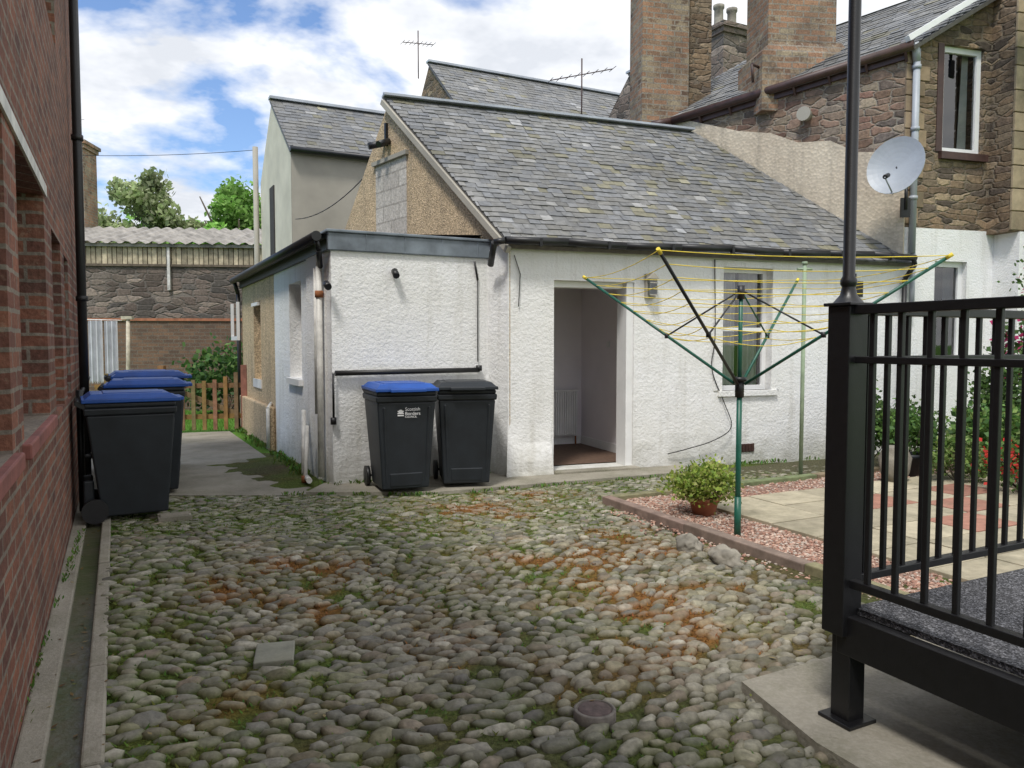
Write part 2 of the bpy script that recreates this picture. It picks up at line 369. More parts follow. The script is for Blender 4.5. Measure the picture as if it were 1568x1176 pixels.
def tree(name,loc,H,cr,n,leaf,cols):
    b=MB();th=H*.34
    b.cyl((0,0,0),(0.1,0,th),H*.028,H*.02,n=8,mi=1)
    cl=[];cz=H*.62;rv=H*.38
    for k in range(9):
        t=2*math.pi*k/9+U(-.3,.3);q=Vector((math.cos(t)*cr*U(.35,.75),math.sin(t)*cr*U(.35,.75),cz+U(-.5,.6)*rv))
        s=Vector((0.1,0,th*U(.75,1)));mid=s.lerp(q,.5)+Vector((0,0,.06*H))
        b.cyl(s,mid,H*.013,H*.008,n=6,mi=1);b.cyl(mid,q,H*.008,H*.003,n=6,mi=1)
    for k in range(60):
        while 1:
            p=Vector((U(-1,1),U(-1,1),U(-1,1)))
            if .3<p.length<1:break
        f=.8+.3*noise.noise(p*2+Vector(loc));cl.append((Vector((p.x*cr*f,p.y*cr*f,cz+p.z*rv*f)),U(.12,.24)*cr,U(.65,1.3)))
    for k in range(n):
        c,r,br=random.choice(cl);d=Vector((random.gauss(0,1),random.gauss(0,1),random.gauss(0,.8)))
        d=d.normalized()*r*U(.4,1.25);p=c+d
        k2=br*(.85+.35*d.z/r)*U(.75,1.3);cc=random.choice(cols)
        e=Vector((U(-1,1),U(-1,1),U(-1,1))).normalized();g=e.cross(Vector((U(-1,1),U(-1,1),U(-1,1)))).normalized();l=leaf*U(.5,1.3)
        b.face([p-e*l,p+g*l*.6,p+e*l,p-g*l*.6],0,tuple(max(0,x*k2) for x in cc))
    return b.build(name,[M_leaf,M_bark],None,loc,recalc=False)

# ------------------------------------------------------------ GROUND
b=MB();b.face([(-600,-600,0),(600,-600,0),(600,600,0),(-600,600,0)]);b.build('ground',M_grass,recalc=False)
A27=math.atan2(.454,.891)
wallx=lambda y:-.413-.51*y
RUST=[(-1.5,4.75,.55,1.0),(-1.1,4.3,.4,.9),(-.35,6.75,.55,1),(.95,4.2,.55,.9),(.3,4.85,.5,.6),(.95,5.1,.5,.7),(.3,7.4,.5,.5),(.2,3.6,.45,.4),(-.5,3.9,.5,.45),(.8,6.0,.55,.4),(.0,5.6,.5,.4),(-1.0,3.1,.35,.35),(.9,3.5,.35,.45),(-1.9,5.6,.3,.4)]
def fields(x,y):
    n1=noise.fractal(Vector((x*1.6,y*1.6,3.1)),1,2,4);n2=noise.fractal(Vector((x*3.1,y*3.1,9.7)),1,2,4)
    g=math.exp(-(((x+2.0)/1.7)**2+((y-6.4)/1.5)**2))*1.0+.6*math.exp(-((x-wallx(y)-.45)/.4)**2)+.6*math.exp(-((y-6.9-.45*x)/.55)**2)+.75*n1+.56
    r=sum(k*math.exp(-((x-a)**2+(y-c)**2)/(s*s)) for a,c,s,k in RUST)*(.85+1.2*n2)+.2*n2
    return max(0,min(1,g)),max(0,min(1,r))
def gh(x,y,gr=None):
    g,r=gr or fields(x,y)
    return .017+.010*g+.011*r+.006*noise.noise(Vector((x*5,y*5,0)))+.035*noise.noise(Vector((x*.55,y*.55,7)))
def bededge(y): return .87-.40*(y-7.02)
def incob(x,y):
    if x<wallx(y)+.31:return False
    if x<-.7 and y>7.38:return False
    if x>=-.7 and y>7.36+.45*(x+.7):return False
    if x>bededge(y)-.06 and y<7.02+.51*(x-.87)+.0:return False
    return True
xs=np.arange(-4.6,5.2,.05);ys=np.arange(.2,10.4,.05)
vv=[];cols=[]
for y in ys:
    for x in xs:
        g,r=fields(x,y);h=gh(x,y,(g,r))
        if x<wallx(y)+.33:h=.002-.02
        if h<.006 and x>=wallx(y)+.33:h=.006
        vv.append((x,y,h))
        s=np.array((.095,.08,.052));c=s*(1-g)+np.array((.105,.145,.03))*g;c=c*(1-r)+np.array((.23,.11,.033))*r;cols.append(c)
nx=len(xs);ff=[(j*nx+i,j*nx+i+1,(j+1)*nx+i+1,(j+1)*nx+i) for j in range(len(ys)-1) for i in range(nx-1)]
def npmesh(name,V,F,C,mat,smooth=True,parent=None):
    me=D.meshes.new(name);me.from_pydata(V,[],F);me.materials.append(mat)
    ca=me.color_attributes.new('Col','FLOAT_COLOR','POINT');arr=np.ones((len(V),4),dtype=np.float32);arr[:,:3]=np.array(C);ca.data.foreach_set('color',arr.ravel())
    me.polygons.foreach_set('use_smooth',[smooth]*len(F));me.update();o=D.objects.new(name,me);COL.objects.link(o)
    if parent:o.parent=parent
    return o
yard=E('cobbled_yard')
npmesh('moss_bed',vv,ff,cols,M_moss,parent=yard)
import bmesh
bm=bmesh.new();bmesh.ops.create_icosphere(bm,subdivisions=2,radius=1);bm.verts.ensure_lookup_table()
TV=np.array([v.co[:] for v in bm.verts]);TF=[tuple(v.index for v in f.verts) for f in bm.faces];bm.free()
TV=np.sign(TV)*np.abs(TV)**.85
TFk=[f for f in TF if max(TV[i][2] for i in f)>-.1]
V=[];F=[];C=[];off=0
pal=[(.225,.21,.165),(.28,.26,.205),(.19,.18,.145),(.25,.23,.165),(.155,.148,.125),(.32,.30,.245),(.20,.165,.125),(.25,.235,.195),(.13,.122,.105)]
rot0=math.radians(20);cr,sr=math.cos(rot0),math.sin(rot0)
rng=np.random.RandomState(3)
dx,dy=.098,.056
for j in range(-30,205):
    for i in range(-78,90):
        lx=i*dx+(dx*.5 if j%2 else 0)+rng.uniform(-.026,.026);ly=j*dy+rng.uniform(-.012,.012)
        x=lx*cr-ly*sr;y=lx*sr+ly*cr
        x+=.16*noise.noise(Vector((x*.9,y*.9,5)));y+=.2*noise.noise(Vector((x*.8,y*.8,15)))
        if y<.9 or y>9.2 or x<-4.3 or x>4.0 or not incob(x,y):continue
        if abs(x+1.13)<.13 and abs(y-3.6)<.14:continue
        if math.hypot(x-.33,y-3.0)<.10:continue
        g,r=fields(x,y)
        if rng.rand()<.06+.30*max(0,r-.45)+.18*max(0,g-.6):continue
        big=1.28 if rng.rand()<.10 else 1.0
        sc=rng.uniform(.70,1.2)*big;a=.054*sc*rng.uniform(.8,1.2);c2=.028*sc*rng.uniform(.85,1.2);h=.025*rng.uniform(.7,1.3)*(1-.45*g*(y>5.8))
        th=rot0+rng.normal(0,.22)+.7*noise.noise(Vector((x*.7,y*.7,33)))
        tv=TV*(1+rng.uniform(-.13,.13,size=(len(TV),1)))*np.array((a,c2,h))
        tv[:,1]*=1+.25*rng.uniform(-1,1)*tv[:,0]/a
        tv[:,2]+=tv[:,0]*rng.uniform(-.2,.2)+tv[:,1]*rng.uniform(-.2,.35)
        ct,st=math.cos(th),math.sin(th)
        z0=max(.006,gh(x,y,(g,r)))
        X=tv[:,0]*ct-tv[:,1]*st+x;Y=tv[:,0]*st+tv[:,1]*ct+y;Z=tv[:,2]+z0
        V.append(np.stack([X,Y,Z],1));F.extend([(q[0]+off,q[1]+off,q[2]+off) for q in TFk]);off+=len(TV)
        bc=np.array(pal[rng.randint(len(pal))])*rng.uniform(.8,1.25)
        m=np.clip(1-(TV[:,2:3]-.1)/.7,0,1)*.9
        mossc=np.array((.105,.14,.035))*g+np.array((.10,.083,.055))*(1-g);mossc=mossc*(1-r)+np.array((.23,.115,.04))*r
        k=np.clip(m*max(.6,g,r)+.22*r*(rng.rand()<.6)+.30*g*(rng.rand()<.5),0,.92);C.append(bc*(1-k)+mossc*k)
V=np.concatenate(V);C=np.concatenate(C)
npmesh('cobble_stones',V.tolist(),F,C,M_cob,parent=yard)
b=MB()
for k in range(80000):
    x=U(-4.2,3.2);y=U(2.0,8.6)
    if not incob(x,y):continue
    g,r=fields(x,y);w=max(g*.85,r)
    if U(0,1)>(w-.25)*1.25:continue
    z=max(.006,gh(x,y,(g,r)))+U(0,.010)
    c=(U(.19,.33),U(.10,.15),.03) if r>g*.75 else (U(.08,.16),U(.14,.23),U(.02,.045))
    t=U(0,6.28);l=U(.008,.024);wd=.006
    dxx,dyy=math.cos(t),math.sin(t);p=Vector((x,y,z));tip=p+Vector((dxx*l*.9,dyy*l*.9,l*.8))
    b.face([p+Vector((-dyy*wd,dxx*wd,0)),p+Vector((dyy*wd,-dxx*wd,0)),tip],0,c)
b.build('moss_tufts',M_leaf,yard,recalc=False)
b=MB() # leaf litter
for k in range(500):
    y=U(1.8,8.5);x=wallx(y)+(U(.08,.35) if U(0,1)<.4 else U(.3,4.5))
    z=.05+U(0,.01) if x>wallx(y)+.31 else .038 if x<wallx(y)+.11 else .014
    if x>wallx(y)+.31 and not incob(x,y):continue
    t=U(0,6.28);l=U(.008,.02);c=random.choice([(.25,.17,.07),(.34,.27,.13),(.15,.09,.04),(.2,.22,.05)])
    a=Vector((math.cos(t),math.sin(t),U(-.2,.2)))*l;q=Vector((-math.sin(t),math.cos(t),U(-.2,.2)))*l*.4;p=Vector((x,y,z))
    b.face([p-a,p+q,p+a,p-q],0,c)
b.build('leaf_litter',M_leaf,yard,recalc=False)
b=MB();b.box(-.09,.09,-.12,.12,0,.038,0,(.27,.27,.22));b.build('flagstone',M_pave,loc=(-1.13,3.6,0),rz=.25,bevel=.006)
b=MB();b.lathe((0,0,0),[(.085,0),(.085,.046),(.072,.050),(.072,.042),(.0,.044)],24,0)
b.lathe((0,0,.0),[(.07,.040),(.062,.050),(.03,.048),(.0,.050)],24,1);b.build('round_access_cover',[M_ironr,M_iron],loc=(.33,3.0,0))
b=MB()
b.box(-.13,.13,-.10,.10,.0,.03,0)
for k in range(7): b.box(-.11,.11,-.085+k*.026,-.073+k*.026,.03,.045,0)
b.box(-.13,.13,-.10,-.09,.03,.047,0);b.box(-.13,.13,.09,.10,.03,.047,0)
b.build('drain_grate',M_conc,loc=(-2.85,6.45,.01),rz=A27)

LW0=(wallx(-1.5),-1.5);LW1=(wallx(9.0),9.0)
la=ang(LW0,LW1);LL=dist(LW0,LW1)
b=MB();b.box(0,LL-1.6,-.10,0.0,-.01,.035);x=0
while x<LL-1.8:
    l=U(.75,1.0);b.box(x,x+l-.012,-.285+U(-.006,.006),-.215,-.02,.055+U(-.006,.006));x+=l
b.build('kerb',M_conc,loc=(LW0[0],LW0[1],0),rz=la,bevel=.010)
b=MB();b.box(0,LL-1.6,-.215,-.10,-.02,.008);b.build('drainage_channel',M_chan,loc=(LW0[0],LW0[1],0),rz=la)

b=MB();b.slab([(-4.9,7.42),(-2.0,7.42),(-2.0,7.7),(-4.75,12.9),(-5.9,12.5),(-6.6,12.3)],-.01,.03);b.build('concrete_path',M_conc)
b=MB();b.slab([(-2.0,7.425),(-.72,7.44),(2.05,8.66),(2.0,9.2),(-.4,8.7),(-1.95,7.9)],-.01,.06)
b.build('doorstep_pavement',M_conc,bevel=.012)
b=MB();b.slab([(2.05,8.70),(5.2,10.3),(5.6,9.9),(7.5,9.5),(7.5,8.0),(4.2,8.3),(2.3,8.4)],-.01,.045,0,(.11,.105,.06));b.build('soil_border',M_moss)
b=MB() # weeds along wall feet
def weeds(p,q,n,off,hh=.06):
    p=Vector(p);q=Vector(q);d=(q-p).normalized();s=Vector((d.y,-d.x,0))
    for k in range(n):
        f=U(0,1)
        if noise.noise(Vector((f*9,n,2)))<-.05:continue
        o=p.lerp(q,f)+s*abs(random.gauss(0,off));t=U(0,6.28);l=U(.3,1)*hh
        a=Vector((math.cos(t)*l*.6,math.sin(t)*l*.6,l));w=Vector((-math.sin(t),math.cos(t),0))*l*.22
        b.face([o,o+a*.6+w,o+a,o+a*.6-w],0,(U(.07,.15),U(.15,.25),.035))
weeds((-1.83,7.83,.05),(-.2,8.62,.05),260,.04);weeds((2.0,9.05,.03),(5.1,10.2,.03),500,.06)
weeds((-4.6,13.1,.03),(-1.9,7.85,.03),1100,.07,.08);weeds((-2.2,7.40,.03),(-.7,7.42,.03),300,.03,.05);weeds((-.7,7.4,.03),(2.0,8.6,.03),420,.04,.05)
weeds((-1.5,2.0,.03),(-3.4,6.0,.03),500,.02,.035)
b.build('wall_foot_weeds',M_leaf,recalc=False)

# ------------------------------------------------------------ LEFT BRICK BUILDING
lb=E('brick_building')
uY=lambda y:(y+1.5)*1.1225
ops=[(uY(.9),uY(2.92),1.08,2.36),(uY(3.28),uY(4.52),1.08,2.36),(uY(5.0),uY(5.75),1.05,2.24),(uY(6.1),uY(6.6),1.05,2.2),(uY(5.0),uY(5.9),3.7,5.0),(uY(2.6),uY(3.8),3.7,5.0)]
wall('brick_wall',LW0,LW1,0,5.6,.3,ops,M_brick,lb)
for i,o in enumerate(ops): window('window_%d'%i,LW0,LW1,o,.14,lb,frame=M_darkred,hbars=(.5,),bars=() if i>1 else (.5,),fw=.06)
b=MB()
for o in ops[:2]: b.box(o[0]-.08,o[1]+.06,-.035,.14,1.01,1.078)
b.build('sills',M_redp,lb,(LW0[0],LW0[1],0),la,bevel=.008)
b=MB();b.box(uY(.8),uY(4.62),-.012,.0-.001,2.365,2.43);b.build('lintel_strip',M_greyw,lb,(LW0[0],LW0[1],0),la)
b=MB();b.cyl((uY(7.3),-.07,.05),(uY(7.3),-.07,5.6),.04,n=12)
for z in (.4,1.9,3.4,4.9): b.cyl((uY(7.3),-.07,z),(uY(7.3),-.07,z+.05),.052,n=12)
b.cyl((uY(6.7),-.06,1.05),(uY(8.6),-.06,1.12),.02);b.cyl((uY(6.6),-.06,.05),(uY(6.6),-.06,1.1),.028)
b.cyl((uY(7.9),-.05,.05),(uY(7.9),-.05,2.3),.022)
b.build('downpipes',M_blackpl,lb,(LW0[0],LW0[1],0),la)
b=MB();b.box(0.01,LL-.01,.31,5,0,5.55);b.box(-.1,LL+.05,-.0,5,5.61,5.68,1)
b.build('body',[M_brick,M_lead],lb,(LW0[0],LW0[1],0),la)

# ------------------------------------------------------------ MAIN WHITE COTTAGE
hs=E('white_cottage')
A=(-.03,8.35);HE=(5.25,10.32);ha=ang(A,HE)
def hp(u,y,z):
    c,s=math.cos(ha),math.sin(ha);return Vector((A[0]+u*c-y*s,A[1]+u*s+y*c,z))
dop=(.526,1.53,.09,2.2);wop=(2.74,3.46,.93,2.42)
wall('front_wall',A,HE,0,2.66,.26,[dop,wop],M_white,hs)
GB=(A[0]-.604*4.6,A[1]+.796*4.6)
gl=4.6
gable('gable_wall',GB,A,[(0,0),(gl,0),(gl,2.62),(gl-2.7,4.70),(0,2.62)],.24,M_tan,hs)
b=MB();b.face([hp(-.9,2.5,0),hp(4.0,4.3,0),hp(4.0,4.3,2.7),hp(-.9,2.5,2.7)])
b.build('rear_wall',M_tan,hs)
ga=ang(GB,A)
b=MB();b.prism([(gl-.6,0),(gl,0),(gl,2.60),(gl-.25,2.55),(gl-.6,2.5)],-.02,.001);b.build('white_corner_coat',M_white,hs,(GB[0],GB[1],0),ga)
# flared, uneven foot of the wall corner
b=MB()
n=9
for k in range(n):
    for j in range(6):
        def fp(k,j):
            x=-.02+.515*k/n;z=.62*j/6;f=(1-j/6)**1.5
            return (x-.05*f*(k==0),-.10*f*(1+.5*noise.noise(Vector((x*6,z*6,1))))-.002,z)
        b.face([fp(k,j),fp(k+1,j),fp(k+1,j+1),fp(k,j+1)],sm=True)
b.build('wall_foot',M_white,hs,(A[0],A[1],0),ha,recalc=False)
b=MB();b.box(gl-3.05,gl-2.2,-.012,.002,2.55,3.93);b.build('blocked_opening',M_block,hs,(GB[0],GB[1],0),ga)
b=MB();b.box(gl-3.1,gl-2.15,-.05,.0,3.935,3.99);b.build('blocked_opening_lintel',M_beige,hs,(GB[0],GB[1],0),ga)
b=MB();S=math.sqrt(2.584**2+2.14**2)
ov=.14;upv=Vector((-.3495*2.584,.937*2.584,2.14)).normalized()
av=Vector((.937,.3495,0));EL=Vector((A[0],A[1],2.64))-upv*ov
S2=S+ov
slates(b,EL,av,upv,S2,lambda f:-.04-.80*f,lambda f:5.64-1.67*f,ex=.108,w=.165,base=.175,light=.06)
RL=EL+upv*S2+av*(-.84);RR=EL+upv*S2+av*3.97
b.face([RL+av*.09,RR,RR+Vector((-.9,2.0,-2.1)),RL+av*.12+Vector((-1.15,1.55,-2.1))],0,(.12,.12,.12))
b.build('slate_roof',M_slate,hs,recalc=False)
b=MB();up=Vector((0,0,1))
b.bar(RL+up*.03,RR+up*.03,.20,.03);b.cyl(RL+up*.045,RR+up*.045,.03)
b.build('ridge_lead',M_leadl,hs)
b=MB()
b.bar(EL+av*-.05-up*.06,RL-av*.01-up*.06,.05,.07);b.build('verge_mortar',M_beige,hs)
b=MB()
g0=hp(-.1,-.16,2.585);g1=hp(5.6,-.16,2.63)
gm=[g0.lerp(g1,k/8)+up*(.012*math.sin(k*2.1)) for k in range(9)]
b.tube(gm,.042,12)
for k in range(7):
    p=g0.lerp(g1,(k+.5)/7);b.bar(p+Vector((0,0,-.05)),p+Vector((0,0,.03)),.03,.10)
b.tube([g1+Vector((-.02,0,0)),g1+Vector((.0,.0,-.1)),hp(5.55,-.05,2.35),hp(5.55,-.05,.1)],.032)
b.tube([g0,g0+Vector((-.12,.02,-.02)),hp(-.17,.12,2.35)],.035)
b.build('gutter',M_blackpl,hs)
b=MB();b.box(1.44,1.53,.02,.25,.09,2.2,0);b.box(.526,.56,.10,.25,.09,2.2,0);b.box(.56,1.44,.10,.25,2.13,2.2,0)
b.build('door_lining',M_whitep,hs,(A[0],A[1],0),ha,bevel=.004)
b=MB();b.box(.5,1.56,-.12,.26,.03,.088);b.build('door_step',M_conc,hs,(A[0],A[1],0),ha,bevel=.01)
b=MB()
x0,x1,y0,y1,z0,z1=.05,1.80,.261,1.95,.10,2.42
b.face([(x0,y1,z0),(x1,y1,z0),(x1,y1,z1),(x0,y1,z1)],0);b.face([(x1,y0,z0),(x1,y1,z0),(x1,y1,z1),(x1,y0,z1)],0);b.face([(x0,y0,z0),(x0,y1,z0),(x0,y1,z1),(x0,y0,z1)],0)
b.face([(x0,y0,z1),(x1,y0,z1),(x1,y1,z1),(x0,y1,z1)],1);b.face([(x0,y0,z0),(x1,y0,z0),(x1,y1,z0),(x0,y1,z0)],2)
b.box(x1-.015,x1-.001,y0+.1,y1-.02,z0,z0+.11,3);b.box(x0,x1-.02,y1-.015,y1-.001,z0,z0+.11,3)
b.box(1.785,1.799,1.1,1.17,1.45,1.53,3)
b.build('hallway',[M_int,M_ceil,M_floor,M_whitep],hs,(A[0],A[1],0),ha,recalc=False)
b=MB()
for k in range(14):
    xx=1.22+k*.034;b.box(xx,xx+.022,1.835,1.865,.24,.84)
b.box(1.20,1.70,1.86,1.91,.22,.86);b.box(1.20,1.70,1.835,1.87,.84,.865);b.cyl((1.68,1.88,.1),(1.68,1.88,.25),.012,mi=1)
b.build('radiator',[M_whitep,M_rust],hs,(A[0],A[1],0),ha,bevel=.003)
window('front_window',A,HE,wop,.11,hs,curtain=True,room=True)
b=MB();b.box(wop[0]-.06,wop[1]+.08,-.035,.11,.86,.93);
b.box(wop[0]-.12,wop[0],-.012,.0,.93,2.42);b.box(wop[1],wop[1]+.12,-.012,0,.93,2.42);b.box(wop[0]-.12,wop[1]+.12,-.012,0,2.42,2.50)
b.build('window_surround',M_white2,hs,(A[0],A[1],0),ha,bevel=.004)
b=MB()
b.box(1.66,1.78,-.05,0,2.02,2.30,0);b.box(1.675,1.765,-.11,-.05,2.06,2.24,1);b.prism([(1.65,2.24),(1.79,2.24),(1.72,2.31)],-.12,0,0)
for z in (2.05,2.12,2.19): b.box(1.67,1.77,-.115,-.108,z,z+.012,0)
b.build('wall_lantern',[M_beige,M_glass],hs,(A[0],A[1],0),ha)
b=MB();b.box(2.98,3.22,-.012,0,.17,.27,0)
for k in range(5):b.box(3.0+k*.045,3.02+k*.045,-.02,-.012,.18,.26,0)
b.build('air_vent',M_brown,hs,(A[0],A[1],0),ha)
b=MB()
pts=[(2.6,-.02,2.5),(2.62,-.02,1.6),(2.58,-.02,1.2),(2.75,-.03,.8),(2.85,-.05,.5),(2.6,-.08,.35),(2.2,-.06,.25),(1.95,-.03,.2)]
P=[Vector(p) for p in pts];Q=[]
for i in range(len(P)-1):
    p0=P[max(0,i-1)];p1=P[i];p2=P[i+1];p3=P[min(len(P)-1,i+2)]
    for k in range(6):
        t=k/6;Q.append(.5*((2*p1)+(p2-p0)*t+(2*p0-5*p1+4*p2-p3)*t*t+(3*p1-p0-3*p2+p3)*t**3))
b.tube(Q,.006,5);b.cyl((4.75,-.02,2.4),(4.75,-.02,.3),.012)
b.box(4.68,4.84,-.06,0,2.1,2.3)
b.tube([(.05,-.02,2.45),(.12,-.02,2.25),(.10,-.02,1.9)],.005,5)
b.build('wall_cable',M_blackpl,hs,(A[0],A[1],0),ha)
b=MB()
b.bar((gl-2.72,-.02,4.15),(gl-2.72,-.02,4.45),.04,.04);b.cyl((gl-2.78,-.02,4.2),(gl-2.85,-.22,4.14),.045);b.cyl((gl-2.66,-.02,4.2),(gl-2.6,-.2,4.12),.045)
b.build('floodlight',M_blackpl,hs,(GB[0],GB[1],0),ga)

# ------- lean-to block
B1=(-1.83,7.83);B2=(-.25,8.64)
wall('block_front_wall',B1,(B2[0]+.1,B2[1]+.05),0,2.44,.25,[],M_white,hs)
B0=(B1[0]-.456*6.2,B1[1]+.89*6.2);ba=ang(B0,B1)
Bm=(B1[0]-.456*3.15,B1[1]+.89*3.15)
wall('block_side_wall_white',Bm,B1,0,2.5,.25,[(3.15-2.12,3.15-1.42,1.08,2.24)],M_white,hs)
wall('block_side_wall_tan',B0,Bm,0,2.5,.22,[(6.2-4.95,6.2-4.3,.95,2.15)],M_tan,hs)
window('side_window',Bm,B1,(3.15-2.12,3.15-1.42,1.08,2.24),.15,hs,frame=M_greyw)
window('side_window_far',B0,Bm,(6.2-4.95,6.2-4.3,.95,2.15),.12,hs)
b=MB();b.box(3.15-2.16,3.15-1.38,-.05,.15,1.0,1.075);b.build('side_sill',M_whitep,hs,(Bm[0],Bm[1],0),ba)
b=MB();b.box(.55+.65,6.2-4.25,-.02,.0,.82,.95)
b.box(1.22,1.27,-.34,-.30,1.55,2.12);b.box(1.85,1.90,-.34,-.30,1.55,2.12);b.box(1.27,1.85,-.34,-.30,1.55,1.61);b.box(1.27,1.85,-.04,-.0,2.08,2.13)
b.build('open_casement',M_whitep,hs,(B0[0],B0[1],0),ba)
b=MB();b.box(3.15-1.0,3.15-.50,-.03,0,0,2.45);b.build('pilaster',M_white2,hs,(Bm[0],Bm[1],0),ba)
b=MB();b.box(6.2-6.1,6.2-3.2,-.08,0,0,.62);b.build('tan_plinth',M_tan,hs,(B0[0],B0[1],0),ba,bevel=.02)
bf=ang(B1,B2)
b=MB()
b.box(-.03,1.86,-.03,.30,2.44,2.62,0)
for k in range(4): b.box(.35+k*.42,.37+k*.42,-.036,.0,2.44,2.625,0)
b.build('lead_parapet',M_lead,hs,(B1[0],B1[1],0),bf,bevel=.012)
b=MB();b.box(-.05,1.88,-.05,.32,2.62,2.65);b.build('parapet_cap',M_lead,hs,(B1[0],B1[1],0),bf,bevel=.008)
b=MB()
r0=Vector((B1[0],B1[1],2.60));r1=Vector((B0[0],B0[1],2.60));sd=Vector((.89,.456,0))
o=-sd*.10
b.face([r0+o,r0+sd*1.7+Vector((0,0,.1)),r1+sd*3.2+Vector((0,0,.4)),r1+o],0,(.10,.10,.10))
b.face([r0+o-up*.05,r0+sd*1.7+Vector((0,0,.05)),r1+sd*3.2+Vector((0,0,.35)),r1+o-up*.05],0,(.06,.06,.06))
b.build('block_roof',M_slate,hs,recalc=False)
b=MB()
gd=(r1-r0).normalized()
b.cyl(r0+o*1.5-up*.03-gd*.05,r1+o*1.5-up*.03,.05,n=12)
b.tube([r0+o*1.4-up*.05,r0+o*1.2-up*.16,r0+sd*-.04+gd*.28-up*.3],.028)
b.cyl(r1+o*1.3,r1+o*.6-up*.25,.035);b.cyl(r1+o*.6-up*.25,r1+o*.6-up*2.6,.035)
b.bar(r0-sd*.02-up*.10,r1-sd*.02-up*.10,.04,.11)
b.build('block_gutter',M_blackpl,hs)
b=MB()
for du,rr in ((.30,.034),(.46,.022)):
    p=Vector((B1[0],B1[1],0))-sd*.05+gd*du;b.cyl(p+up*(.1 if du<.4 else .75),p+up*2.3,rr,n=12)
p=Vector((B1[0],B1[1],0))-sd*.10
b.cyl(p+gd*.9+up*.75,p+gd*.45-sd*.1+up*.12,.026);b.cyl(p+gd*.5-sd*.05+up*.62,p+gd*.3-sd*.12+up*.08,.024)
b.cyl(p+gd*.35-sd*.1+up*.1,p+gd*.1-sd*.12+up*.1,.03)
b.tube([p+gd*3.2+up*.05,p+gd*3.2+up*.6,p+gd*3.5+up*.65+sd*.1],.025)
b.build('waste_pipes',M_greyw,hs)
b=MB();b.cyl(p+gd*.30+sd*.05+up*1.98,p+gd*.30+sd*.05+up*2.05,.045);b.cyl(p+gd*.30-sd*.12+up*.05,p+gd*.30-sd*.12+up*.12,.04)
b.build('rusty_collars',M_rust,hs)
b=MB()
b.cyl((.02,-.05,1.2),(1.62,-.05,1.21),.028);b.cyl((0.0,-.05,1.2),(0.0,-.05,.75),.012);b.cyl((.0,-.04,.68),(-.0,-.04,.75),.03)
b.cyl((.66,-.03,2.26),(.66,-.1,2.2),.035);b.cyl((-.06,-.05,2.1),(-.06,-.14,2.06),.035)
b.cyl((1.62,-.05,1.2),(1.62,-.05,1.26),.035);b.cyl((1.58,-.03,2.4),(1.62,-.02,2.2),.012);b.cyl((1.62,-.02,2.2),(1.62,-.02,1.3),.006)
b.build('wall_pipe',M_blackpl,hs,(B1[0],B1[1],0),bf)

# ------------------------------------------------------------ STONE HOUSE (right)
sh=E('stone_house')
S0=(2.60,12.56);S1=(5.2,10.35);sa=ang(S0,S1);SL=dist(S0,S1)
b=MB();b.prism([(0,0),(SL,0),(SL,5.38),(0,5.04)],0,.4);b.build('stone_side_wall',M_stone,sh,(S0[0],S0[1],0),sa)
b=MB()
b.prism([(0,4.6),(SL+.02,2.3),(SL+.02,3.95),(SL-.25,4.06),(SL-.6,4.12),(SL-.95,4.33),(SL-1.4,4.38),(SL-1.8,4.58),(SL-2.3,4.70),(0.3,5.0),(0,5.0)],-.05,0.0);b.build('cream_skew_render',M_cream,sh,(S0[0],S0[1],0),sa,bevel=.01)
G1=(S1[0]+.958*6,S1[1]+.287*6);gaa=ang(S1,G1)
gw=(.60,1.30,4.08,5.50);gw2=(.55,1.10,1.25,2.62)
wall('gable_upper',S1,G1,3.05,5.38,.4,[(gw[0],gw[1],gw[2],5.38)],M_stone2,sh)
wall('gable_lower',S1,G1,0,3.05,.4,[gw2],M_white2,sh)
b=MB()
b.prism([(0,5.381),(.60,5.381),(.60,5.74)],0,.4);b.prism([(.60,5.502),(1.30,5.502),(1.30,6.16),(.60,5.74)],0,.4);b.prism([(1.30,5.381),(6,5.381),(3.0,7.18),(1.30,6.16)],0,.4)
b.build('gable_top',M_stone2,sh,(S1[0],S1[1],0),gaa)
window('upper_window',S1,G1,gw,.06,sh,fw=.075,hbars=(),bars=(),curtain=False)
b=MB();b.face([(gw[0]+.08,.2,gw[2]),(gw[0]+.25,.26,gw[2]),(gw[0]+.22,.24,gw[3]),(gw[0]+.08,.2,gw[3])]);b.face([(gw[1]-.20,.24,gw[2]),(gw[1]-.08,.2,gw[2]),(gw[1]-.08,.2,gw[3]),(gw[1]-.14,.24,gw[3])])
b.build('upper_curtains',M_curt,sh,(S1[0],S1[1],0),gaa,recalc=False)
b=MB();b.box(gw[0]-.05,gw[1]+.05,-.06,.06,3.98,4.075);b.box(gw[0]-.1,gw[0],-.012,0,4.08,5.5)
b.build('upper_sill',M_brown,sh,(S1[0],S1[1],0),gaa)
window('lower_window',S1,G1,gw2,.08,sh,fw=.07)
b=MB()
z=3.1
while z<5.3:
    h=U(.16,.26);w=U(.18,.38);g=U(.8,1.3);b.box(-.012,w,-.014,.02,z,z+h-.015,0,(.27*g,.20*g,.13*g));z+=h
b.build('quoins',M_pave,sh,(S1[0],S1[1],0),gaa,bevel=.006)
b=MB();b.box(1.42,4,-.38,0,3.0,6.2,0);b.build('wing_upper',M_stone2,sh,(S1[0],S1[1],0),gaa)
b=MB();b.box(1.55,4,-.40,0,0,2.999,0);b.build('wing_lower',M_white2,sh,(S1[0],S1[1],0),gaa)
b=MB()
z=3.02
while z<6.1:
    h=U(.2,.32);w=U(.22,.42);g=U(.8,1.3);b.box(1.405,1.42+w,-.395,-.36,z,z+h-.015,0,(.33*g,.26*g,.17*g));z+=h
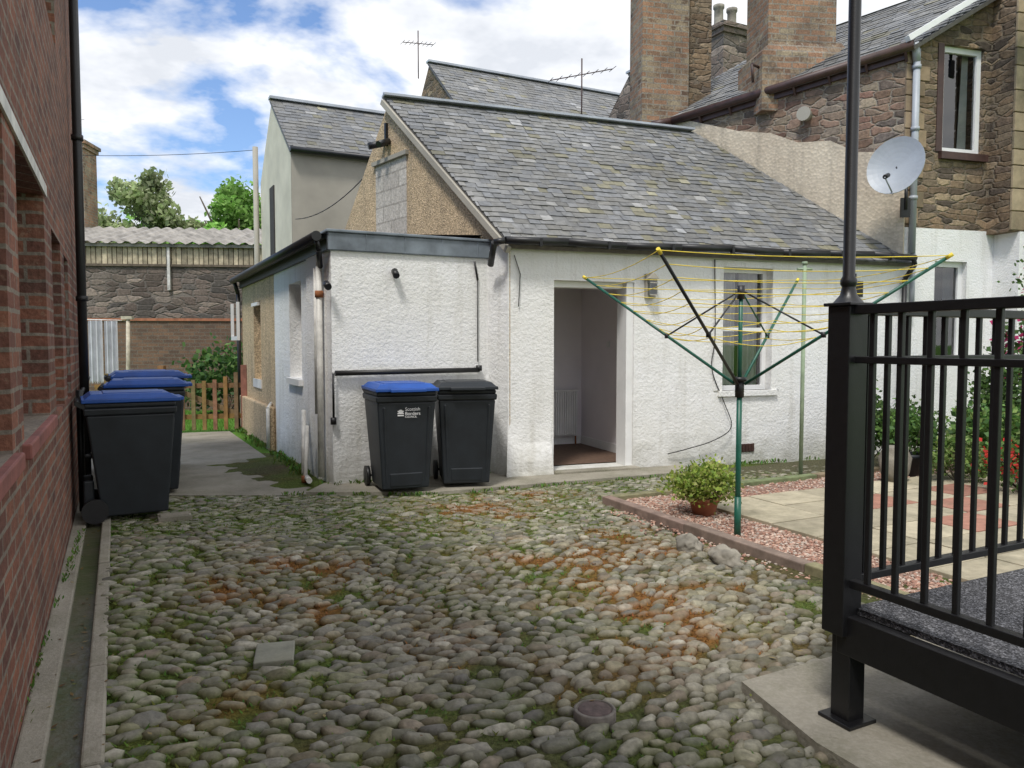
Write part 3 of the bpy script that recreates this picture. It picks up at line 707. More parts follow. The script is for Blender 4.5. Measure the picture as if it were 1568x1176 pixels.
b.build('wing_quoins',M_pave,sh,(S1[0],S1[1],0),gaa,bevel=.006)
b=MB();b.cyl((1.72,-.46,2.6),(1.72,-.46,6.2),.05,n=12);b.cyl((1.72,-.46,4.4),(1.72,-.46,4.5),.065,n=12);b.cyl((1.72,-.46,2.55),(1.72,-.46,2.7),.06)
b.build('brown_soil_pipe',M_brown,sh,(S1[0],S1[1],0),gaa)
b=MB();b.cyl((1.72,-.43,1.7),(1.72,-.43,2.6),.03);b.build('rusty_pipe',M_rust,sh,(S1[0],S1[1],0),gaa)
b=MB();b.cyl((.10,-.06,2.7),(.10,-.06,5.35),.045,n=12);b.cyl((.1,-.06,5.2),(.02,-.1,5.42),.05);b.cyl((.12,-.06,2.7),(.12,-.06,1.9),.035)
for z in (3.4,4.3,5.1): b.cyl((.10,-.06,z),(.10,-.06,z+.05),.056,n=12)
b.build('grey_downpipe',M_dish,sh,(S1[0],S1[1],0),gaa)
b=MB();b.bar((-.12,-.12,5.44),(3.0,-.12,7.31),.08,.07);b.build('verge_gutter',M_whitep,sh,(S1[0],S1[1],0),gaa)
b=MB()
e1=Vector((S1[0],S1[1],5.42));e0=Vector((S0[0],S0[1],5.10));gdir=Vector((.958,.287,0))
rg1=e1+gdir*3.0+up*1.8
av2=(e0-e1);Lr=av2.length;av2n=av2.normalized();upp=(rg1-e1);Ls=upp.length
upq=upp.normalized();per=(upq-av2n*upq.dot(av2n)).normalized();along=upq.dot(av2n)*Ls;Sp=upq.dot(per)*Ls
O=e1-per*.15+ (-av2n*.1)
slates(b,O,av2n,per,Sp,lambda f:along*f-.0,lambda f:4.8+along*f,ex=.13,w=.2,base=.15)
b.face([rg1,rg1+gdir*3-up*1.8,rg1+gdir*3-up*1.8+av2n*4,rg1+av2n*4.5],0,(.12,.12,.12))
b.build('slate_roof_stone_house',M_slate,sh,recalc=False)
b=MB();n2=Vector((math.sin(sa),-math.cos(sa),0))
b.cyl(e1+n2*.1-up*.06-av2n*.1,e0+n2*.1-up*.06,.06,n=12);b.bar(e1+n2*.02-up*.14,e0+n2*.02-up*.14,.05,.1)
b.cyl(e0+n2*.1-up*.06,e0+n2*.35-up*.12-av2n*-.2,.06)
for k in range(8):
    pq=e0.lerp(e1,k/7);b.bar(pq+n2*.02-up*.22,pq+n2*.12-up*.08,.03,.03)
pq=e0.lerp(e1,.42);b.tube([pq+n2*.1+up*.32,pq+n2*.35+up*.30,pq+n2*.3+up*.05],.02)
b.build('eaves_gutter',M_brown,sh)
b=MB();vp=e0.lerp(e1,.62)-up*.55;b.cyl(vp,vp+n2*.12,.08,n=14);b.cyl(vp+n2*.12,vp+n2*.15,.10,n=14);b.build('wall_vent',M_beige,sh)

def chimney(name,c,w,d,rz,z0,z1,mat,pots=2,parent=None):
    e=E(name);b=MB()
    b.box(-w/2,w/2,-d/2,d/2,z0,z1);b.box(-w/2-.05,w/2+.05,-d/2-.05,d/2+.05,z1,z1+.12);b.box(-w/2-.1,w/2+.1,-d/2-.1,d/2+.1,z1+.12,z1+.22)
    b.build('stack',mat,e,(c[0],c[1],0),rz)
    if pots:
        b=MB()
        for k in range(pots):
            x=(-.5+(k+.5)/pots)*w;b.lathe((x,0,z1+.22),[(.13,0),(.15,.05),(.11,.1),(.105,.45),(.13,.48),(.13,.55),(.09,.55),(.08,.3)],14)
        b.build('pots',M_rock,e,(c[0],c[1],0),rz)
    return e
chimney('brick_chimney',(2.42,12.95),.80,.55,A27-.25,4.2,8.6,M_chim)
b=MB();b.box(-.22,.22,-.3,.3,4.2,8.3);b.build('stone_flue',M_stone2,D.objects['brick_chimney'],(3.0,13.2,0),A27-.25)
chimney('brick_chimney',(4.22,11.95),1.05,.75,A27-.35,5.0,8.8,M_chim)
b=MB();b.box(-.72,.66,-.46,.4,4.9,5.75);b.hexa([(-.72,-.46,5.75),(.66,-.46,5.75),(.66,.4,5.75),(-.72,.4,5.75),(-.53,-.38,5.95),(.53,-.38,5.95),(.53,.38,5.95),(-.53,.38,5.95)]);b.build('base',M_chim,D.objects['brick_chimney.001'],(4.30,11.98,0),A27-.35)
chimney('distant_chimney',(5.0,18.5),.8,.8,A27,4,8.6,M_stone3,2)
def gabled(name,c,L,W1,W2,ez,rz_,wm,gm,rot=A27,base=.16,ex=.16,w=.24,wins=()):
    e=E(name);b=MB()
    b.box(0,L,0,W1+W2,0,ez,0)
    b.face([(0.001,0,ez),(.001,W1,rz_),(.001,W1+W2,ez)],1);b.face([(L,0,ez),(L,W1,rz_),(L,W1+W2,ez)],1)
    b.face([(-.003,0,0),(-.003,W1+W2,0),(-.003,W1+W2,ez),(-.003,0,ez)],1)
    b.build('walls',[wm,gm],e,(c[0],c[1],0),rot,recalc=False)
    b=MB();upv=Vector((0,W1,rz_-ez));S=upv.length;n=upv.normalized()
    slates(b,Vector((-.04,0,ez+.03))-n*.15,(1,0,0),upv,S+.15,lambda f:0,lambda f:L+.2,ex=ex,w=w,base=base)
    b.face([(0.01,W1,rz_+.03),(L+.1,W1,rz_+.03),(L+.1,W1+W2+.1,ez-.05),(0.01,W1+W2+.1,ez-.05)],0,(.12,.12,.12))
    b.build('slates',M_slate,e,(c[0],c[1],0),rot,recalc=False)
    b=MB();b.bar((-.05,W1,rz_+.06),(L+.12,W1,rz_+.06),.2,.05);b.build('ridge',M_leadl,e,(c[0],c[1],0),rot)
    b=MB();b.cyl((-.04,-.14,ez-.04),(L+.1,-.14,ez-.04),.05);b.build('gutter',M_blackpl,e,(c[0],c[1],0),rot)
    return e
e=gabled('rendered_house',(-4.1,14.5),5.5,1.9,1.5,5.12,6.5,M_beige,M_beigelight)
c=Vector((-4.1,14.5,0));
b=MB();b.box(-.03,.0,1.7,2.15,3.2,4.75,0);b.box(-.06,0,1.65,2.2,3.1,3.2,1);b.build('gable_window',[M_dark,M_beigelight],e,(c.x,c.y,0),A27)
b=MB();b.cyl((-.1,3.45,0),(-.1,3.45,5.9),.06);b.build('corner_pipe',M_beige,e,(c.x,c.y,0),A27)
gabled('distant_slate_house',(-.65,17.15),9,3.2,2.5,5.9,8.6,M_stone3,M_stone2,base=.17)
gabled('distant_slate_cottage',(3.9,16.2),5,2.5,2.5,5.6,7.8,M_stone3,M_stone3)

def aerial(name,base,h,n=8,rz=.3,l=.9,tilt=.08):
    b=MB();b.cyl((0,0,0),(0,0,h),.015,n=6);z=h*.7
    b.cyl((-l/2,0,z),(l/2,0,z+tilt),.010,n=6)
    for k in range(n):
        x=-l/2+l*k/(n-1);b.cyl((x,-.16,z+tilt*k/(n-1)),(x,.16,z+tilt*k/(n-1)),.006,n=5)
    return b.build(name,M_brown,loc=base,rz=rz)
aerial('tv_aerial',(-2.3,19.3,8.0),1.15,8,.5,.8);aerial('tv_aerial',(1.35,15.2,5.4),1.6,8,.3,1.3,.35)
def dish(name,loc,r,face,arm):
    e=E(name,loc);b=MB();f=Vector(face).normalized();qt=f.to_track_quat('Z','Y').to_matrix()
    n=28;m=6
    rings=[[Vector((r*(j/m)*math.cos(2*math.pi*k/n),1.08*r*(j/m)*math.sin(2*math.pi*k/n),.22*r*(j/m)**2)) for k in range(n)] for j in range(m+1)]
    for j in range(m):
        for k in range(n):
            k2=(k+1)%n;p=[rings[j][k],rings[j][k2],rings[j+1][k2],rings[j+1][k]]
            b.face([qt@x for x in p],0,sm=True);b.face([qt@(x-Vector((0,0,.012))) for x in reversed(p)],0,sm=True)
    for k in range(n):
        k2=(k+1)%n;b.face([qt@rings[m][k],qt@rings[m][k2],qt@(rings[m][k2]-Vector((0,0,.012))),qt@(rings[m][k]-Vector((0,0,.012)))])
    lnb=qt@Vector((0,-r*.75,r*.95));b.cyl(qt@Vector((0,-r*1.05,.1*r)),lnb,.010);b.cyl(lnb,lnb+qt@Vector((0,.06,-.09)),.028,mi=1)
    b.cyl((0,0,0),arm,.022,mi=1);b.tube([Vector(arm),Vector(arm)+Vector((0,0,-.35))],.022,mi=1);b.box(arm[0]-.06,arm[0]+.06,arm[1],arm[1]+.03,arm[2]-.45,arm[2]-.2,mi=1)
    b.build('reflector',[M_dish,M_blackpl],e,recalc=False);return e
dish('satellite_dish',(4.86,9.85,3.72),.35,(-.75,-.70,.25),(.28,.32,-.12))
dish('satellite_dish',(6.65,9.95,5.95),.25,(-.3,-.9,.3),(.2,.25,-.1))

# ------------------------------------------------------------ WHEELIE BINS
def bin_(loc,rz,lid,label=False,h=1.0):
    e=E('wheelie_bin',loc,rz)
    def fr(z,wt,dt,c=0): return [(-wt/2,-dt/2+c,z),(wt/2,-dt/2+c,z),(wt/2,dt/2+c,z),(-wt/2,dt/2+c,z)]
    b=MB()
    H=.98*h
    b.hexa(fr(.04,.46,.50,-.02)+fr(H-.1,.565,.66))
    b.hexa(fr(H-.10,.59,.69)+fr(H-.04,.60,.70));b.hexa(fr(H-.04,.575,.68)+fr(H,.58,.685))
    for x in (-.19,.19):
        b.hexa([(x-.015,-.277,.1),(x+.015,-.277,.1),(x+.015,-.25,.1),(x-.015,-.25,.1),(x*1.15-.015,-.338,H-.14),(x*1.15+.015,-.338,H-.14),(x*1.15+.015,-.30,H-.14),(x*1.15-.015,-.30,H-.14)])
    b.hexa([(-.16,-.276,.06),(.16,-.276,.06),(.16,-.24,.06),(-.16,-.24,.06),(-.165,-.288,.2),(.165,-.288,.2),(.165,-.25,.2),(-.165,-.25,.2)])
    for x in (-.16,.16): b.box(x-.02,x+.02,.28,.36,.10,.34)
    b.build('body',M_bin,e,bevel=.018)
    b=MB();b.hexa(fr(H+.003,.61,.74,-.01)+fr(H+.035,.61,.74,-.01));b.hexa(fr(H+.035,.58,.70,-.01)+fr(H+.075,.50,.58,.0))
    b.box(-.17,.17,-.42,-.36,H-.0,H+.03)
    b.box(-.2,.2,-.25,.2,H+.070,H+.082)
    b.build('lid',lid,e,bevel=.016)
    b=MB();b.cyl((-.29,.39,H+.0),(.29,.39,H+.0),.018)
    for x in (-.27,-.09,.09,.27): b.bar((x,.33,H-.03),(x,.40,H+.01),.03,.04)
    b.cyl((-.27,.28,.10),(.27,.28,.10),.012)
    for x in (-.29,.25):
        b.cyl((x,.28,.10),(x+.04,.28,.10),.10,n=20);b.cyl((x-.004,.28,.10),(x+.044,.28,.10),.045,n=12)
    b.build('handle_and_wheels',M_blackpl,e)
    if label:
        for i,(tx,sz,zz) in enumerate((('Scottish',.046,.80),('Borders',.046,.758),('COUNCIL',.026,.733))):
            cu=D.curves.new('label_text','FONT');cu.body=tx;cu.size=sz;cu.extrude=.0006;o=D.objects.new('label_%d'%i,cu);COL.objects.link(o);cu.materials.append(M_text)
            o.parent=e;o.location=(-.02,-.3385+(.98-.1-zz)*.092-.006,zz);o.rotation_euler=(math.radians(90-5.2),0,0)
        b=MB()
        for k in range(3):
            b.box(-.09,-.03,-.002,0,k*.02,k*.02+.011)
        b.cyl((-.06,-.001,.04),(-.06,-.003,.04),.022,n=14)
        o=b.build('crest',M_text,e);o.location=(0,-.326,.75)
    return e
bin_((-1.12,7.62,.062),bf-.10,M_blue,True)
bin_((-.50,7.93,.062),bf-.30,M_bin,False)
def wp(y,off):
    x=wallx(y);return (x+.891*off,y+.454*off)
fz=math.atan2(.454,.891)+math.pi/2
p=wp(6.38,.435);bin_((p[0],p[1],.035),fz+.05,M_blue)
for y,o_,h_ in ((7.35,.60,1.07),(8.05,.66,1.12),(8.75,.62,1.10)):
    p=wp(y,o_);bin_((p[0],p[1],.03),fz+U(-.06,.06),M_blue,False,h_)

# ------------------------------------------------------------ REAR GARDEN
ge=E('picket_gate')
g0=Vector((-5.75,12.65,0));g1=Vector((-4.52,13.02,0));gd2=(g1-g0).normalized();b=MB()
wc=lambda:tuple(x*U(.8,1.2) for x in (.23,.14,.07))
def gp(u,y,z): return g0+gd2*u+Vector((-gd2.y,gd2.x,0))*y+up*z
Lg=(g1-g0).length
for u in (0,Lg): b.bar(gp(u,0,0),gp(u,0,1.14),.10,.10,0,wc(),up=(0,1,0))
for z in (.28,.80): b.bar(gp(.05,.02,z),gp(Lg-.05,.02,z),.035,.08,0,wc())
b.bar(gp(.08,.03,.79),gp(Lg-.1,.03,.30),.03,.08,0,wc())
for k in range(7):
    u=.14+k*(Lg-.28)/6;b.bar(gp(u,-.02,.06),gp(u,-.02,1.02-.14*math.sin(math.pi*k/6)),.065,.02,0,wc(),up=(0,1,0))
u=-.14
while u>-.9:
    b.bar(gp(u,-.02,.06),gp(u,-.02,1.02),.06,.02,0,wc(),up=(0,1,0));u-=.17
for z in (.28,.80): b.bar(gp(-1.0,.02,z),gp(-.05,.02,z),.035,.08,0,wc())
b.build('gate_timber',M_wood,ge,recalc=True)
wall('garden_brick_wall',(-14,16.6),(-4.2,17.4),0,2.0,.25,[],M_brickgard,None)
b=MB();b.box(0,9.84,-.03,.28,2.001,2.06);b.build('wall_coping',M_terra,D.objects['garden_brick_wall'],(0,0,0),0)
rw=E('outbuilding')
wall('stone_wall',(-17,19.6),(-5,20.8),0,3.55,.4,[],M_stone3,rw)
ra=ang((-17,19.6),(-5,20.8));b=MB();x=0
while x<12:
    w=U(.11,.15);g=U(.7,1.25);b.box(x,x+w-.02,-.02+U(-.01,.01),.02,3.56,4.12,0,(.46*g,.39*g,.27*g));x+=w
b.box(0,12,.03,.2,3.5,4.12,0,(.05,.045,.04));b.box(0,12,-.05,.03,3.52,3.58,0,(.14,.11,.08))
for x in (2,5.2,8,10.6): b.box(x,x+.07,-.09,.0,2.9,4.1,0,(.6,.58,.54))
b.build('timber_slats',M_wood,rw,(-17,19.6,0),ra)
b=MB();n=150
for k in range(n):
    x0=k*12.6/n-.3;x1=(k+1)*12.6/n-.3;h0=.04*math.sin(k*1.6);h1=.04*math.sin((k+1)*1.6)
    b.face([(x0,-.2,4.12+h0),(x1,-.2,4.12+h1),(x1,3,4.95+h1),(x0,3,4.95+h0)],0,sm=True)
b.box(-.3,12.3,-.12,-.08,4.02,4.10)
b.build('corrugated_roof',M_corr,rw,(-17,19.6,0),ra,recalc=False)
chimney('far_brick_chimney',(-13.0,23.2),.9,.9,.1,0,7.2,M_chim,0)
aerial('tv_aerial',(-13.0,23.2,7.4),1.0,5,1.2,.5)
def sag(b,p,q,s,r,mi=0,n=14):
    p=Vector(p);q=Vector(q);pts=[p.lerp(q,k/n)-up*s*4*(k/n)*(1-k/n) for k in range(n+1)];b.tube(pts,r,5,mi)
b=MB();sag(b,(-13,20,6.4),(-6.2,19,6.2),.12,.007);b.build('overhead_cable',M_blackpl)
b=MB();sag(b,hp(-.72,2.5,4.2),Vector((-4.0,14.4,3.8)),.25,.008);b.build('service_cable',M_blackpl)
b=MB();b.cyl((-7.2,14.4,0),(-7.15,14.4,2.0),.035,col=(.5,.45,.35));b.cyl((-7.95,14.4,0),(-7.95,14.4,2.2),.03,col=(.3,.3,.3))
b.box(-7.26,-7.06,14.35,14.45,1.95,2.01,0,(.5,.45,.35));b.cyl((-7.95,14.4,1.95),(-7.15,14.4,1.93),.006);b.build('clothes_post',M_wood)
b=MB()
for (xa,xb,zt) in ((-7.9,-7.62,1.93),(-7.6,-7.34,1.92)):
    n=14
    for k in range(n):
        f=lambda k:(xa+(xb-xa)*k/n,14.4+.04*math.sin(k*1.3))
        p=f(k);r=f(k+1);b.face([(p[0],p[1],.75),(r[0],r[1],.8),(r[0],r[1],zt),(p[0],p[1],zt)],0,sm=True)
b.build('hanging_laundry',M_cloth,recalc=False)
bush('garden_shrub',(-5.9,15.9,0),.75,1.25,1700,.12,[(.04,.09,.03),(.07,.15,.04),(.11,.19,.05)])
b=MB()
for k in range(9000):
    x=U(-9,-4);y=U(13.2,17);l=U(.04,.09);t=U(0,6.28);p=Vector((x,y,0));k2=U(.7,1.3)
    b.face([p+Vector((.006,0,0)),p-Vector((.006,0,0)),p+Vector((math.cos(t)*.03,math.sin(t)*.03,l))],0,(.14*k2,.30*k2,.04*k2))
b.build('lawn_grass',M_leaf,recalc=False)
b=MB()
for k in range(500):
    x=U(3.6,4.6);z=3.5-abs(random.gauss(0,.35));p=Vector((x,-.04,z));d=Vector((U(-1,1),-.3,U(-1,.4)))*.12
    b.face([p,p+d*.5+Vector((0,0,.03)),p+d,p+d*.5-Vector((0,0,.03))],0,(.10,.09,.04))
b.build('wall_creeper',M_leaf,loc=(-17,19.6,0),rz=ra,recalc=False)
TG1=[(.30,.36,.17),(.35,.40,.21),(.24,.30,.13),(.38,.41,.24)];TG2=[(.22,.40,.09),(.28,.46,.12),(.18,.34,.07)]
tree('broadleaf_tree',(-20.8,46,0),12.0,4.4,12000,.20,TG1)
tree('broadleaf_tree',(-15.4,44,0),11.4,4.0,13000,.19,TG2)
tree('broadleaf_tree',(-27,60,0),12,5,5000,.3,TG2)
tree('broadleaf_tree',(-17,56,0),12.6,5,8000,.26,TG2)

# ------------------------------------------------------------ PATIO BED
K=Vector((.87,7.02,0));kx=Vector((.891,.454,0));ky=Vector((.43,-.903,0)).normalized()
def kp(a,c,z=0): return K+kx*a+ky*c+up*z
b=MB();b.face([kp(0,0,.055),kp(0,5.2,.055),kp(6,5.2,.055),kp(6,0,.055)],0,(.28,.18,.14));
bed=E('gravel_bed');b.build('bed_surface',M_grav,bed,recalc=False)
bm=bmesh.new();bmesh.ops.create_icosphere(bm,subdivisions=1,radius=1);tv=np.array([v.co[:] for v in bm.verts]);tf=[tuple(v.index for v in f.verts) for f in bm.faces];bm.free()
V=[];F=[];C=[];off=0
for k in range(7000):
    q0=rng.rand()
    if q0<.64:a,c=(rng.uniform(0,.62),rng.uniform(0,3.4))
    elif q0<.70:a,c=-abs(rng.normal(.08,.12)),rng.uniform(.3,3.2)
    else:a,c=(rng.uniform(0,4.5),rng.uniform(0,.55))
    p=kp(a,c,.06 if a>0 else .038);s=rng.uniform(.006,.014);q=tv*np.array((s*1.3,s,s*.8))*(1+rng.uniform(-.2,.2,size=(len(tv),1)))
    th=rng.uniform(0,6);X=q[:,0]*math.cos(th)-q[:,1]*math.sin(th)+p.x;Y=q[:,0]*math.sin(th)+q[:,1]*math.cos(th)+p.y
    V.append(np.stack([X,Y,q[:,2]+p.z],1));F.extend([tuple(i+off for i in f) for f in tf]);off+=len(tv)
    cc=np.array([(.44,.27,.20),(.36,.20,.15),(.52,.38,.30),(.28,.17,.13),(.47,.40,.34)][rng.randint(5)])*rng.uniform(.75,1.2);C.append(np.tile(cc,(len(tv),1)))
npmesh('pebbles',np.concatenate(V).tolist(),F,np.concatenate(C),M_grav,False,bed)
b=MB()
x=0
while x<3.4:
    l=U(1.1,1.4);b.hexa([kp(-.05,x,0),kp(.05,x,0),kp(.05,x+l-.01,0),kp(-.05,x+l-.01,0),kp(-.05,x,.105),kp(.05,x,.105),kp(.05,x+l-.01,.10),kp(-.05,x+l-.01,.10)],0,tuple(U(.85,1.15)*q for q in (.23,.20,.14)));x+=l
x=0.06
while x<5.2:
    l=U(1.2,1.6);b.hexa([kp(x,-.05,0),kp(x+l-.01,-.05,0),kp(x+l-.01,.05,0),kp(x,.05,0),kp(x,-.05,.10),kp(x+l-.01,-.05,.10),kp(x+l-.01,.05,.10),kp(x,.05,.10)],0,tuple(U(.85,1.15)*q for q in (.19,.17,.11)));x+=l
b.build('timber_edging',M_wood,bed,bevel=.008)
b=MB()
sz=.60
for i in range(8):
    for j in range(8):
        a=.62+i*sz;c=.55+j*sz*.75
        if c>5:continue
        g=U(.85,1.12);col=(.44*g,.39*g,.28*g)
        if (i,j) in ((2,1),(3,2),(4,1),(2,3)): col=(.36*g,.18*g,.13*g)
        dz=U(0,.006)
        p=[kp(a,c),kp(a+sz-.014,c),kp(a+sz-.014,c+sz*.75-.014),kp(a,c+sz*.75-.014)]
        b.hexa([q+up*.05 for q in p]+[q+up*(.085+dz) for q in p],0,col)
b.build('patio_paving',M_pave,bevel=.004)
bm=bmesh.new();bmesh.ops.create_icosphere(bm,subdivisions=4,radius=1);RV=np.array([v.co[:] for v in bm.verts]);RF=[tuple(v.index for v in f.verts) for f in bm.faces];bm.free()
for (x,y,s,f,sd2) in ((1.26,5.42,.12,.6,1),(1.42,5.06,.135,.55,5)):
    nn=np.array([noise.noise(Vector(v)*1.2+Vector((sd2,0,0)))+.35*noise.noise(Vector(v)*3.5+Vector((0,sd2,0))) for v in RV.tolist()])[:,None]
    q=RV*(1+.42*nn)*np.array((s,s*.72,s*f));q[:,2]+=.07;th=.3+x
    V=np.stack([q[:,0]*math.cos(th)-q[:,1]*math.sin(th)+x,q[:,0]*math.sin(th)+q[:,1]*math.cos(th)+y,q[:,2]],1)
    npmesh('garden_rock',V.tolist(),RF,np.ones((len(V),3)),M_rock,True)
def pot(name,loc,r,h,mat):
    b=MB();b.lathe((0,0,0),[(0,0),(r*.7,0),(r*.95,h*.82),(r*1.05,h*.82),(r*1.05,h),(r*.9,h),(r*.85,h*.8),(0,h*.8)],20);return b.build(name,mat,loc=loc)
pp=pot('potted_shrub',(1.62,6.45,.06),.13,.15,M_terra)
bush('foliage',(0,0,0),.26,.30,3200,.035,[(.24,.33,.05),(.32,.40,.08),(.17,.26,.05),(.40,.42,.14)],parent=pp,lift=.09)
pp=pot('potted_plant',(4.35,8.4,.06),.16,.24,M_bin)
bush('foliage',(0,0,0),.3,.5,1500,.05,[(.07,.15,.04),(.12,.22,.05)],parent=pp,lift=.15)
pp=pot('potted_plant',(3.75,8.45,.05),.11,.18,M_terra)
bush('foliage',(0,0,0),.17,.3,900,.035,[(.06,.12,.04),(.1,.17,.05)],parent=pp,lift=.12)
DG=[(.05,.10,.03),(.08,.15,.035),(.12,.18,.06)]
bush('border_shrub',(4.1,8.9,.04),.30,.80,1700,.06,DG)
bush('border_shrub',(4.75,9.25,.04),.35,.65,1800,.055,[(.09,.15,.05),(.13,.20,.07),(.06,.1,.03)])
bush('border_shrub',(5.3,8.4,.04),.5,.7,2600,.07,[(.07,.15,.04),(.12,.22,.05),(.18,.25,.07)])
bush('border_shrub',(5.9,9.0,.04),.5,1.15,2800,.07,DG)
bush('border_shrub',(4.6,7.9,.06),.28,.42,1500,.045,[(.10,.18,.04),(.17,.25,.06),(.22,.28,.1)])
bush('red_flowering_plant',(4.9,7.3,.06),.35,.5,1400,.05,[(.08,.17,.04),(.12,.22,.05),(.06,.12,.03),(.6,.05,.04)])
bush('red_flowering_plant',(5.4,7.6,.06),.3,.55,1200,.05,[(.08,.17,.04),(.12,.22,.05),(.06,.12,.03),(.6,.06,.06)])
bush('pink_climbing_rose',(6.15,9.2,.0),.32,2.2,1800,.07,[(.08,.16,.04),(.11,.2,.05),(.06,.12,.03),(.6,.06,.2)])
b=MB();b.lathe((0,0,0),[(0,0),(.1,.0),(.14,.1),(.16,.25),(.12,.33),(.13,.36),(.10,.36),(.09,.3)],16);b.build('stone_urn',M_rock,loc=(3.95,7.9,.08))

# ------------------------------------------------------------ ROTARY DRYER
rd=E('rotary_clothes_dryer',(1.70,5.75,0));b=MB()
b.cyl((0,0,.05),(0,0,1.15),.021,n=12,mi=0);b.cyl((0,0,1.10),(0,0,1.90),.016,n=12,mi=0);b.cyl((0,0,.0),(0,0,.35),.026,n=12,mi=0)
b.cyl((0,0,1.10),(0,0,1.24),.034,n=12,mi=1);b.cyl((0,0,1.83),(0,0,1.93),.028,n=12,mi=1);b.cyl((0,0,1.22),(0,0,1.25),.05,n=12,mi=1)
tips=[]
for k in range(4):
    t=math.radians(45+8+90*k);tp=Vector((math.cos(t)*1.36,math.sin(t)*1.36,2.06));tips.append(tp)
    s=Vector((math.cos(t)*.04,math.sin(t)*.04,1.2));b.cyl(s,tp,.0115,n=8,mi=1 if k==2 else 0)
    m=s.lerp(tp,.42);b.cyl(Vector((math.cos(t)*.03,math.sin(t)*.03,1.88)),m,.007,n=6,mi=1 if k!=0 else 0)
    b.cyl(m-Vector((0,0,.02)),m+Vector((0,0,.02)),.018,mi=1)
    b.cyl(tp-(tp-s).normalized()*.03,tp+(tp-s).normalized()*.015,.013,mi=2)
for f in np.linspace(.40,1.0,8):
    for k in range(4):
        s0=Vector((0,0,1.2)).lerp(tips[k],float(f));s1=Vector((0,0,1.2)).lerp(tips[(k+1)%4],float(f));sg=.015+U(0,.05);n=8
        pts=[s0.lerp(s1,j/n)-up*sg*4*(j/n)*(1-j/n) for j in range(n+1)];b.tube(pts,.0030,5,mi=2)
b.build('frame_and_lines',[M_green,M_blackpl,M_yellow],rd)
b=MB();b.cyl((3.15,8.35,0),(3.15,8.35,2.35),.022,n=10);b.cyl((3.07,8.35,2.3),(3.23,8.35,2.3),.014);b.cyl((3.15,8.35,2.35),(3.15,8.35,2.38),.03)
b.build('clothes_line_pole',plain('pale_green_pole',(.28,.36,.24),.6,.2,8))

# ------------------------------------------------------------ RAISED DECK WITH RAILING
b=MB();b.slab([(.98,3.22),(1.72,3.62),(4.6,5.0),(5.2,3.2),(2.6,.2),(2.0,.8),(1.1,2.72)],-.01,.06)
b.build('concrete_pad',M_conc,bevel=.01)
dk=E('raised_metal_deck',(1.26,2.90,0))
fx=Vector((.891,.454,0));ny=Vector((.43,-.903,0))
def dp(a,c,z): return fx*a+ny*c+up*z
b=MB()
ZT=1.64
def post(a,c,w,z0,z1,mi=0):
    p=[dp(a+sx*w/2,c+sy*w/2,z) for z in (z0,z1) for sx,sy in ((-1,-1),(1,-1),(1,1),(-1,1))];b.hexa(p,mi)
post(0,0,.10,.40,ZT);post(.02,.02,.085,.07,.40);post(.02,.02,.15,.06,.075)
post(0,0,.125,ZT,ZT+.012);
b.lathe(tuple(dp(0,0,ZT+.012)),[(.055,0),(.045,.012),(.030,.03),(.024,.06),(.030,.07),(.030,.085),(.022,.10),(.022,1.7)],14)
for a,c in ((2.4,0),(0,2.4)): post(a,c,.10,.07,ZT)
def rail(a0,c0,a1,c1,z,w=.045,h=.03): b.bar(dp(a0,c0,z),dp(a1,c1,z),w,h)
for (ea,ec) in ((2.4,0),(0,2.4)):
    rail(0,0,ea,ec,ZT-.015,.055,.035);rail(0,0,ea,ec,1.44,.03,.025);rail(0,0,ea,ec,.60,.04,.03)
    n=21
    for k in range(1,n):
        f=k/n;b.bar(dp(ea*f,ec*f,.60),dp(ea*f,ec*f,ZT-.02),.020,.020,up=tuple(fx))
    b.bar(dp(0,0,.40),dp(ea,ec,.40),.05,.15)
b.bar(dp(0,2.4,.40),dp(2.4,2.4,.40),.05,.15);b.bar(dp(2.4,0,.40),dp(2.4,2.4,.40),.05,.15)
for a,c in ((1.2,1.2),(2.35,2.35)): post(a,c,.08,.07,.4)
b.build('frame_and_railing',M_black,dk,bevel=.003)
b=MB();b.hexa([dp(.03,.03,.475),dp(2.38,.03,.475),dp(2.38,2.38,.475),dp(.03,2.38,.475),dp(.03,.03,.50),dp(2.38,.03,.50),dp(2.38,2.38,.50),dp(.03,2.38,.50)]);b.build('deck_surface',M_deck,dk)

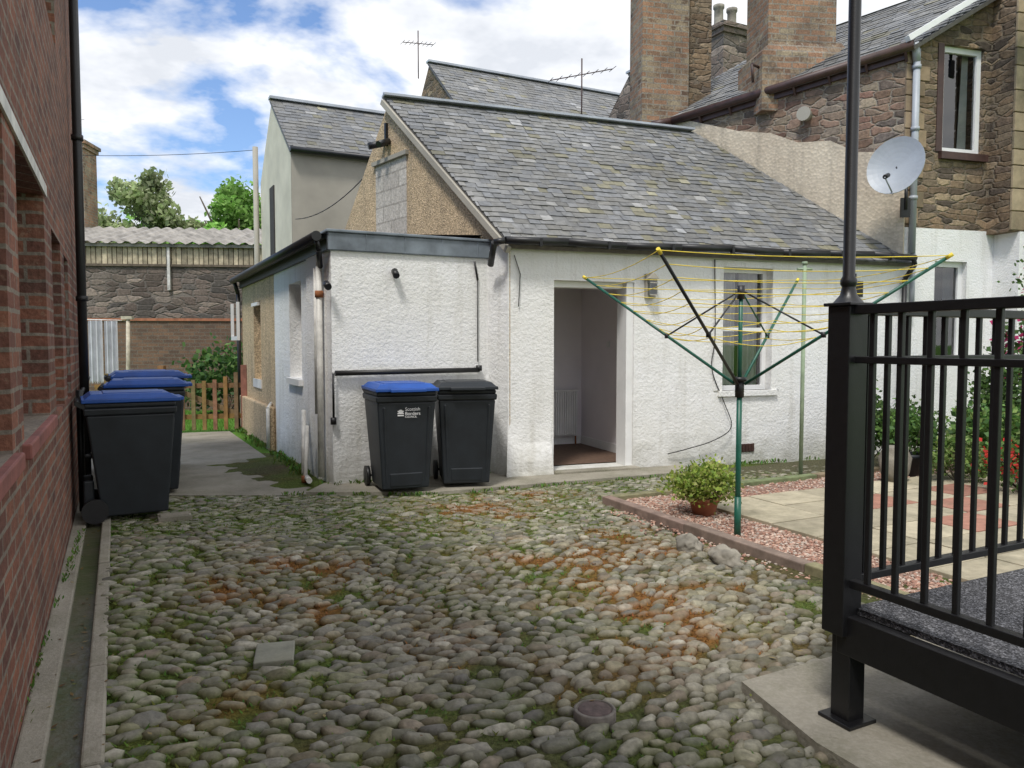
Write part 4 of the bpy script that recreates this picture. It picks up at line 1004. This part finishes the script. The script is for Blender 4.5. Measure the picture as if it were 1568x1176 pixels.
# ------------------------------------------------------------ LIGHT, SKY, CAMERA
ts=Vector((-.30,-.78,1.4)).normalized()
el=math.asin(ts.z);az=math.atan2(ts.x,ts.y)
w=D.worlds.new('World');scene.world=w;w.use_nodes=True;nt=w.node_tree
class WN(NT):
    cap=7
    def __init__(s): s.t=nt
W=WN();bg=nt.nodes['Background']
sky=W.n('ShaderNodeTexSky',sky_type='NISHITA',sun_disc=False,sun_elevation=el,sun_rotation=az)
tc=W.n('ShaderNodeTexCoord').outputs['Generated'];sp=W.n('ShaderNodeSeparateXYZ',{'Vector':tc})
zz=W.math('ADD',W.math('MAXIMUM',sp.outputs[2],0.0),.22)
cb=W.n('ShaderNodeCombineXYZ',{'X':W.math('DIVIDE',sp.outputs[0],zz),'Y':W.math('DIVIDE',sp.outputs[1],zz),'Z':1.7}).outputs[0]
n1=W.noise(1.3,7,.54,vec=cb,dist=.15);n2=W.noise(2.8,5,.6,vec=cb)
bias=W.math('MULTIPLY_ADD',sp.outputs[0],.20,.062)
dens=W.math('ADD',n1,bias)
mask=W.ramp(dens,[(.465,0),(.535,1)])
sh_=W.ramp(W.math('ADD',W.math('MULTIPLY',n2,.65),W.math('MULTIPLY',n1,.5)),[(.52,(1,1,1)),(.61,(.84,.86,.89)),(.70,(.66,.69,.74))])
shade=W.mix(1.0,sh_,(12.2,12.2,12.3),'MULTIPLY')
skyc=W.mix(1.0,sky.outputs[0],(1.45,1.65,1.95),'MULTIPLY')
W.l(W.mix(mask,skyc,shade),bg.inputs[0]);bg.inputs[1].default_value=.10
sun=D.lights.new('sun','SUN');sun.energy=2.9;sun.angle=math.radians(10);sun.color=(1,.965,.91)
so=D.objects.new('sun',sun);COL.objects.link(so);so.rotation_euler=ts.to_track_quat('Z','Y').to_euler()
cam=D.cameras.new('camera');co=D.objects.new('camera',cam);COL.objects.link(co);cam.lens=27.1;cam.sensor_width=36;cam.clip_end=2000;cam.clip_start=.05
co.location=(0,0,1.5);co.rotation_euler=(math.radians(87.0),0,0);scene.camera=co
scene.view_settings.view_transform='Standard';scene.view_settings.look='None';scene.view_settings.exposure=0
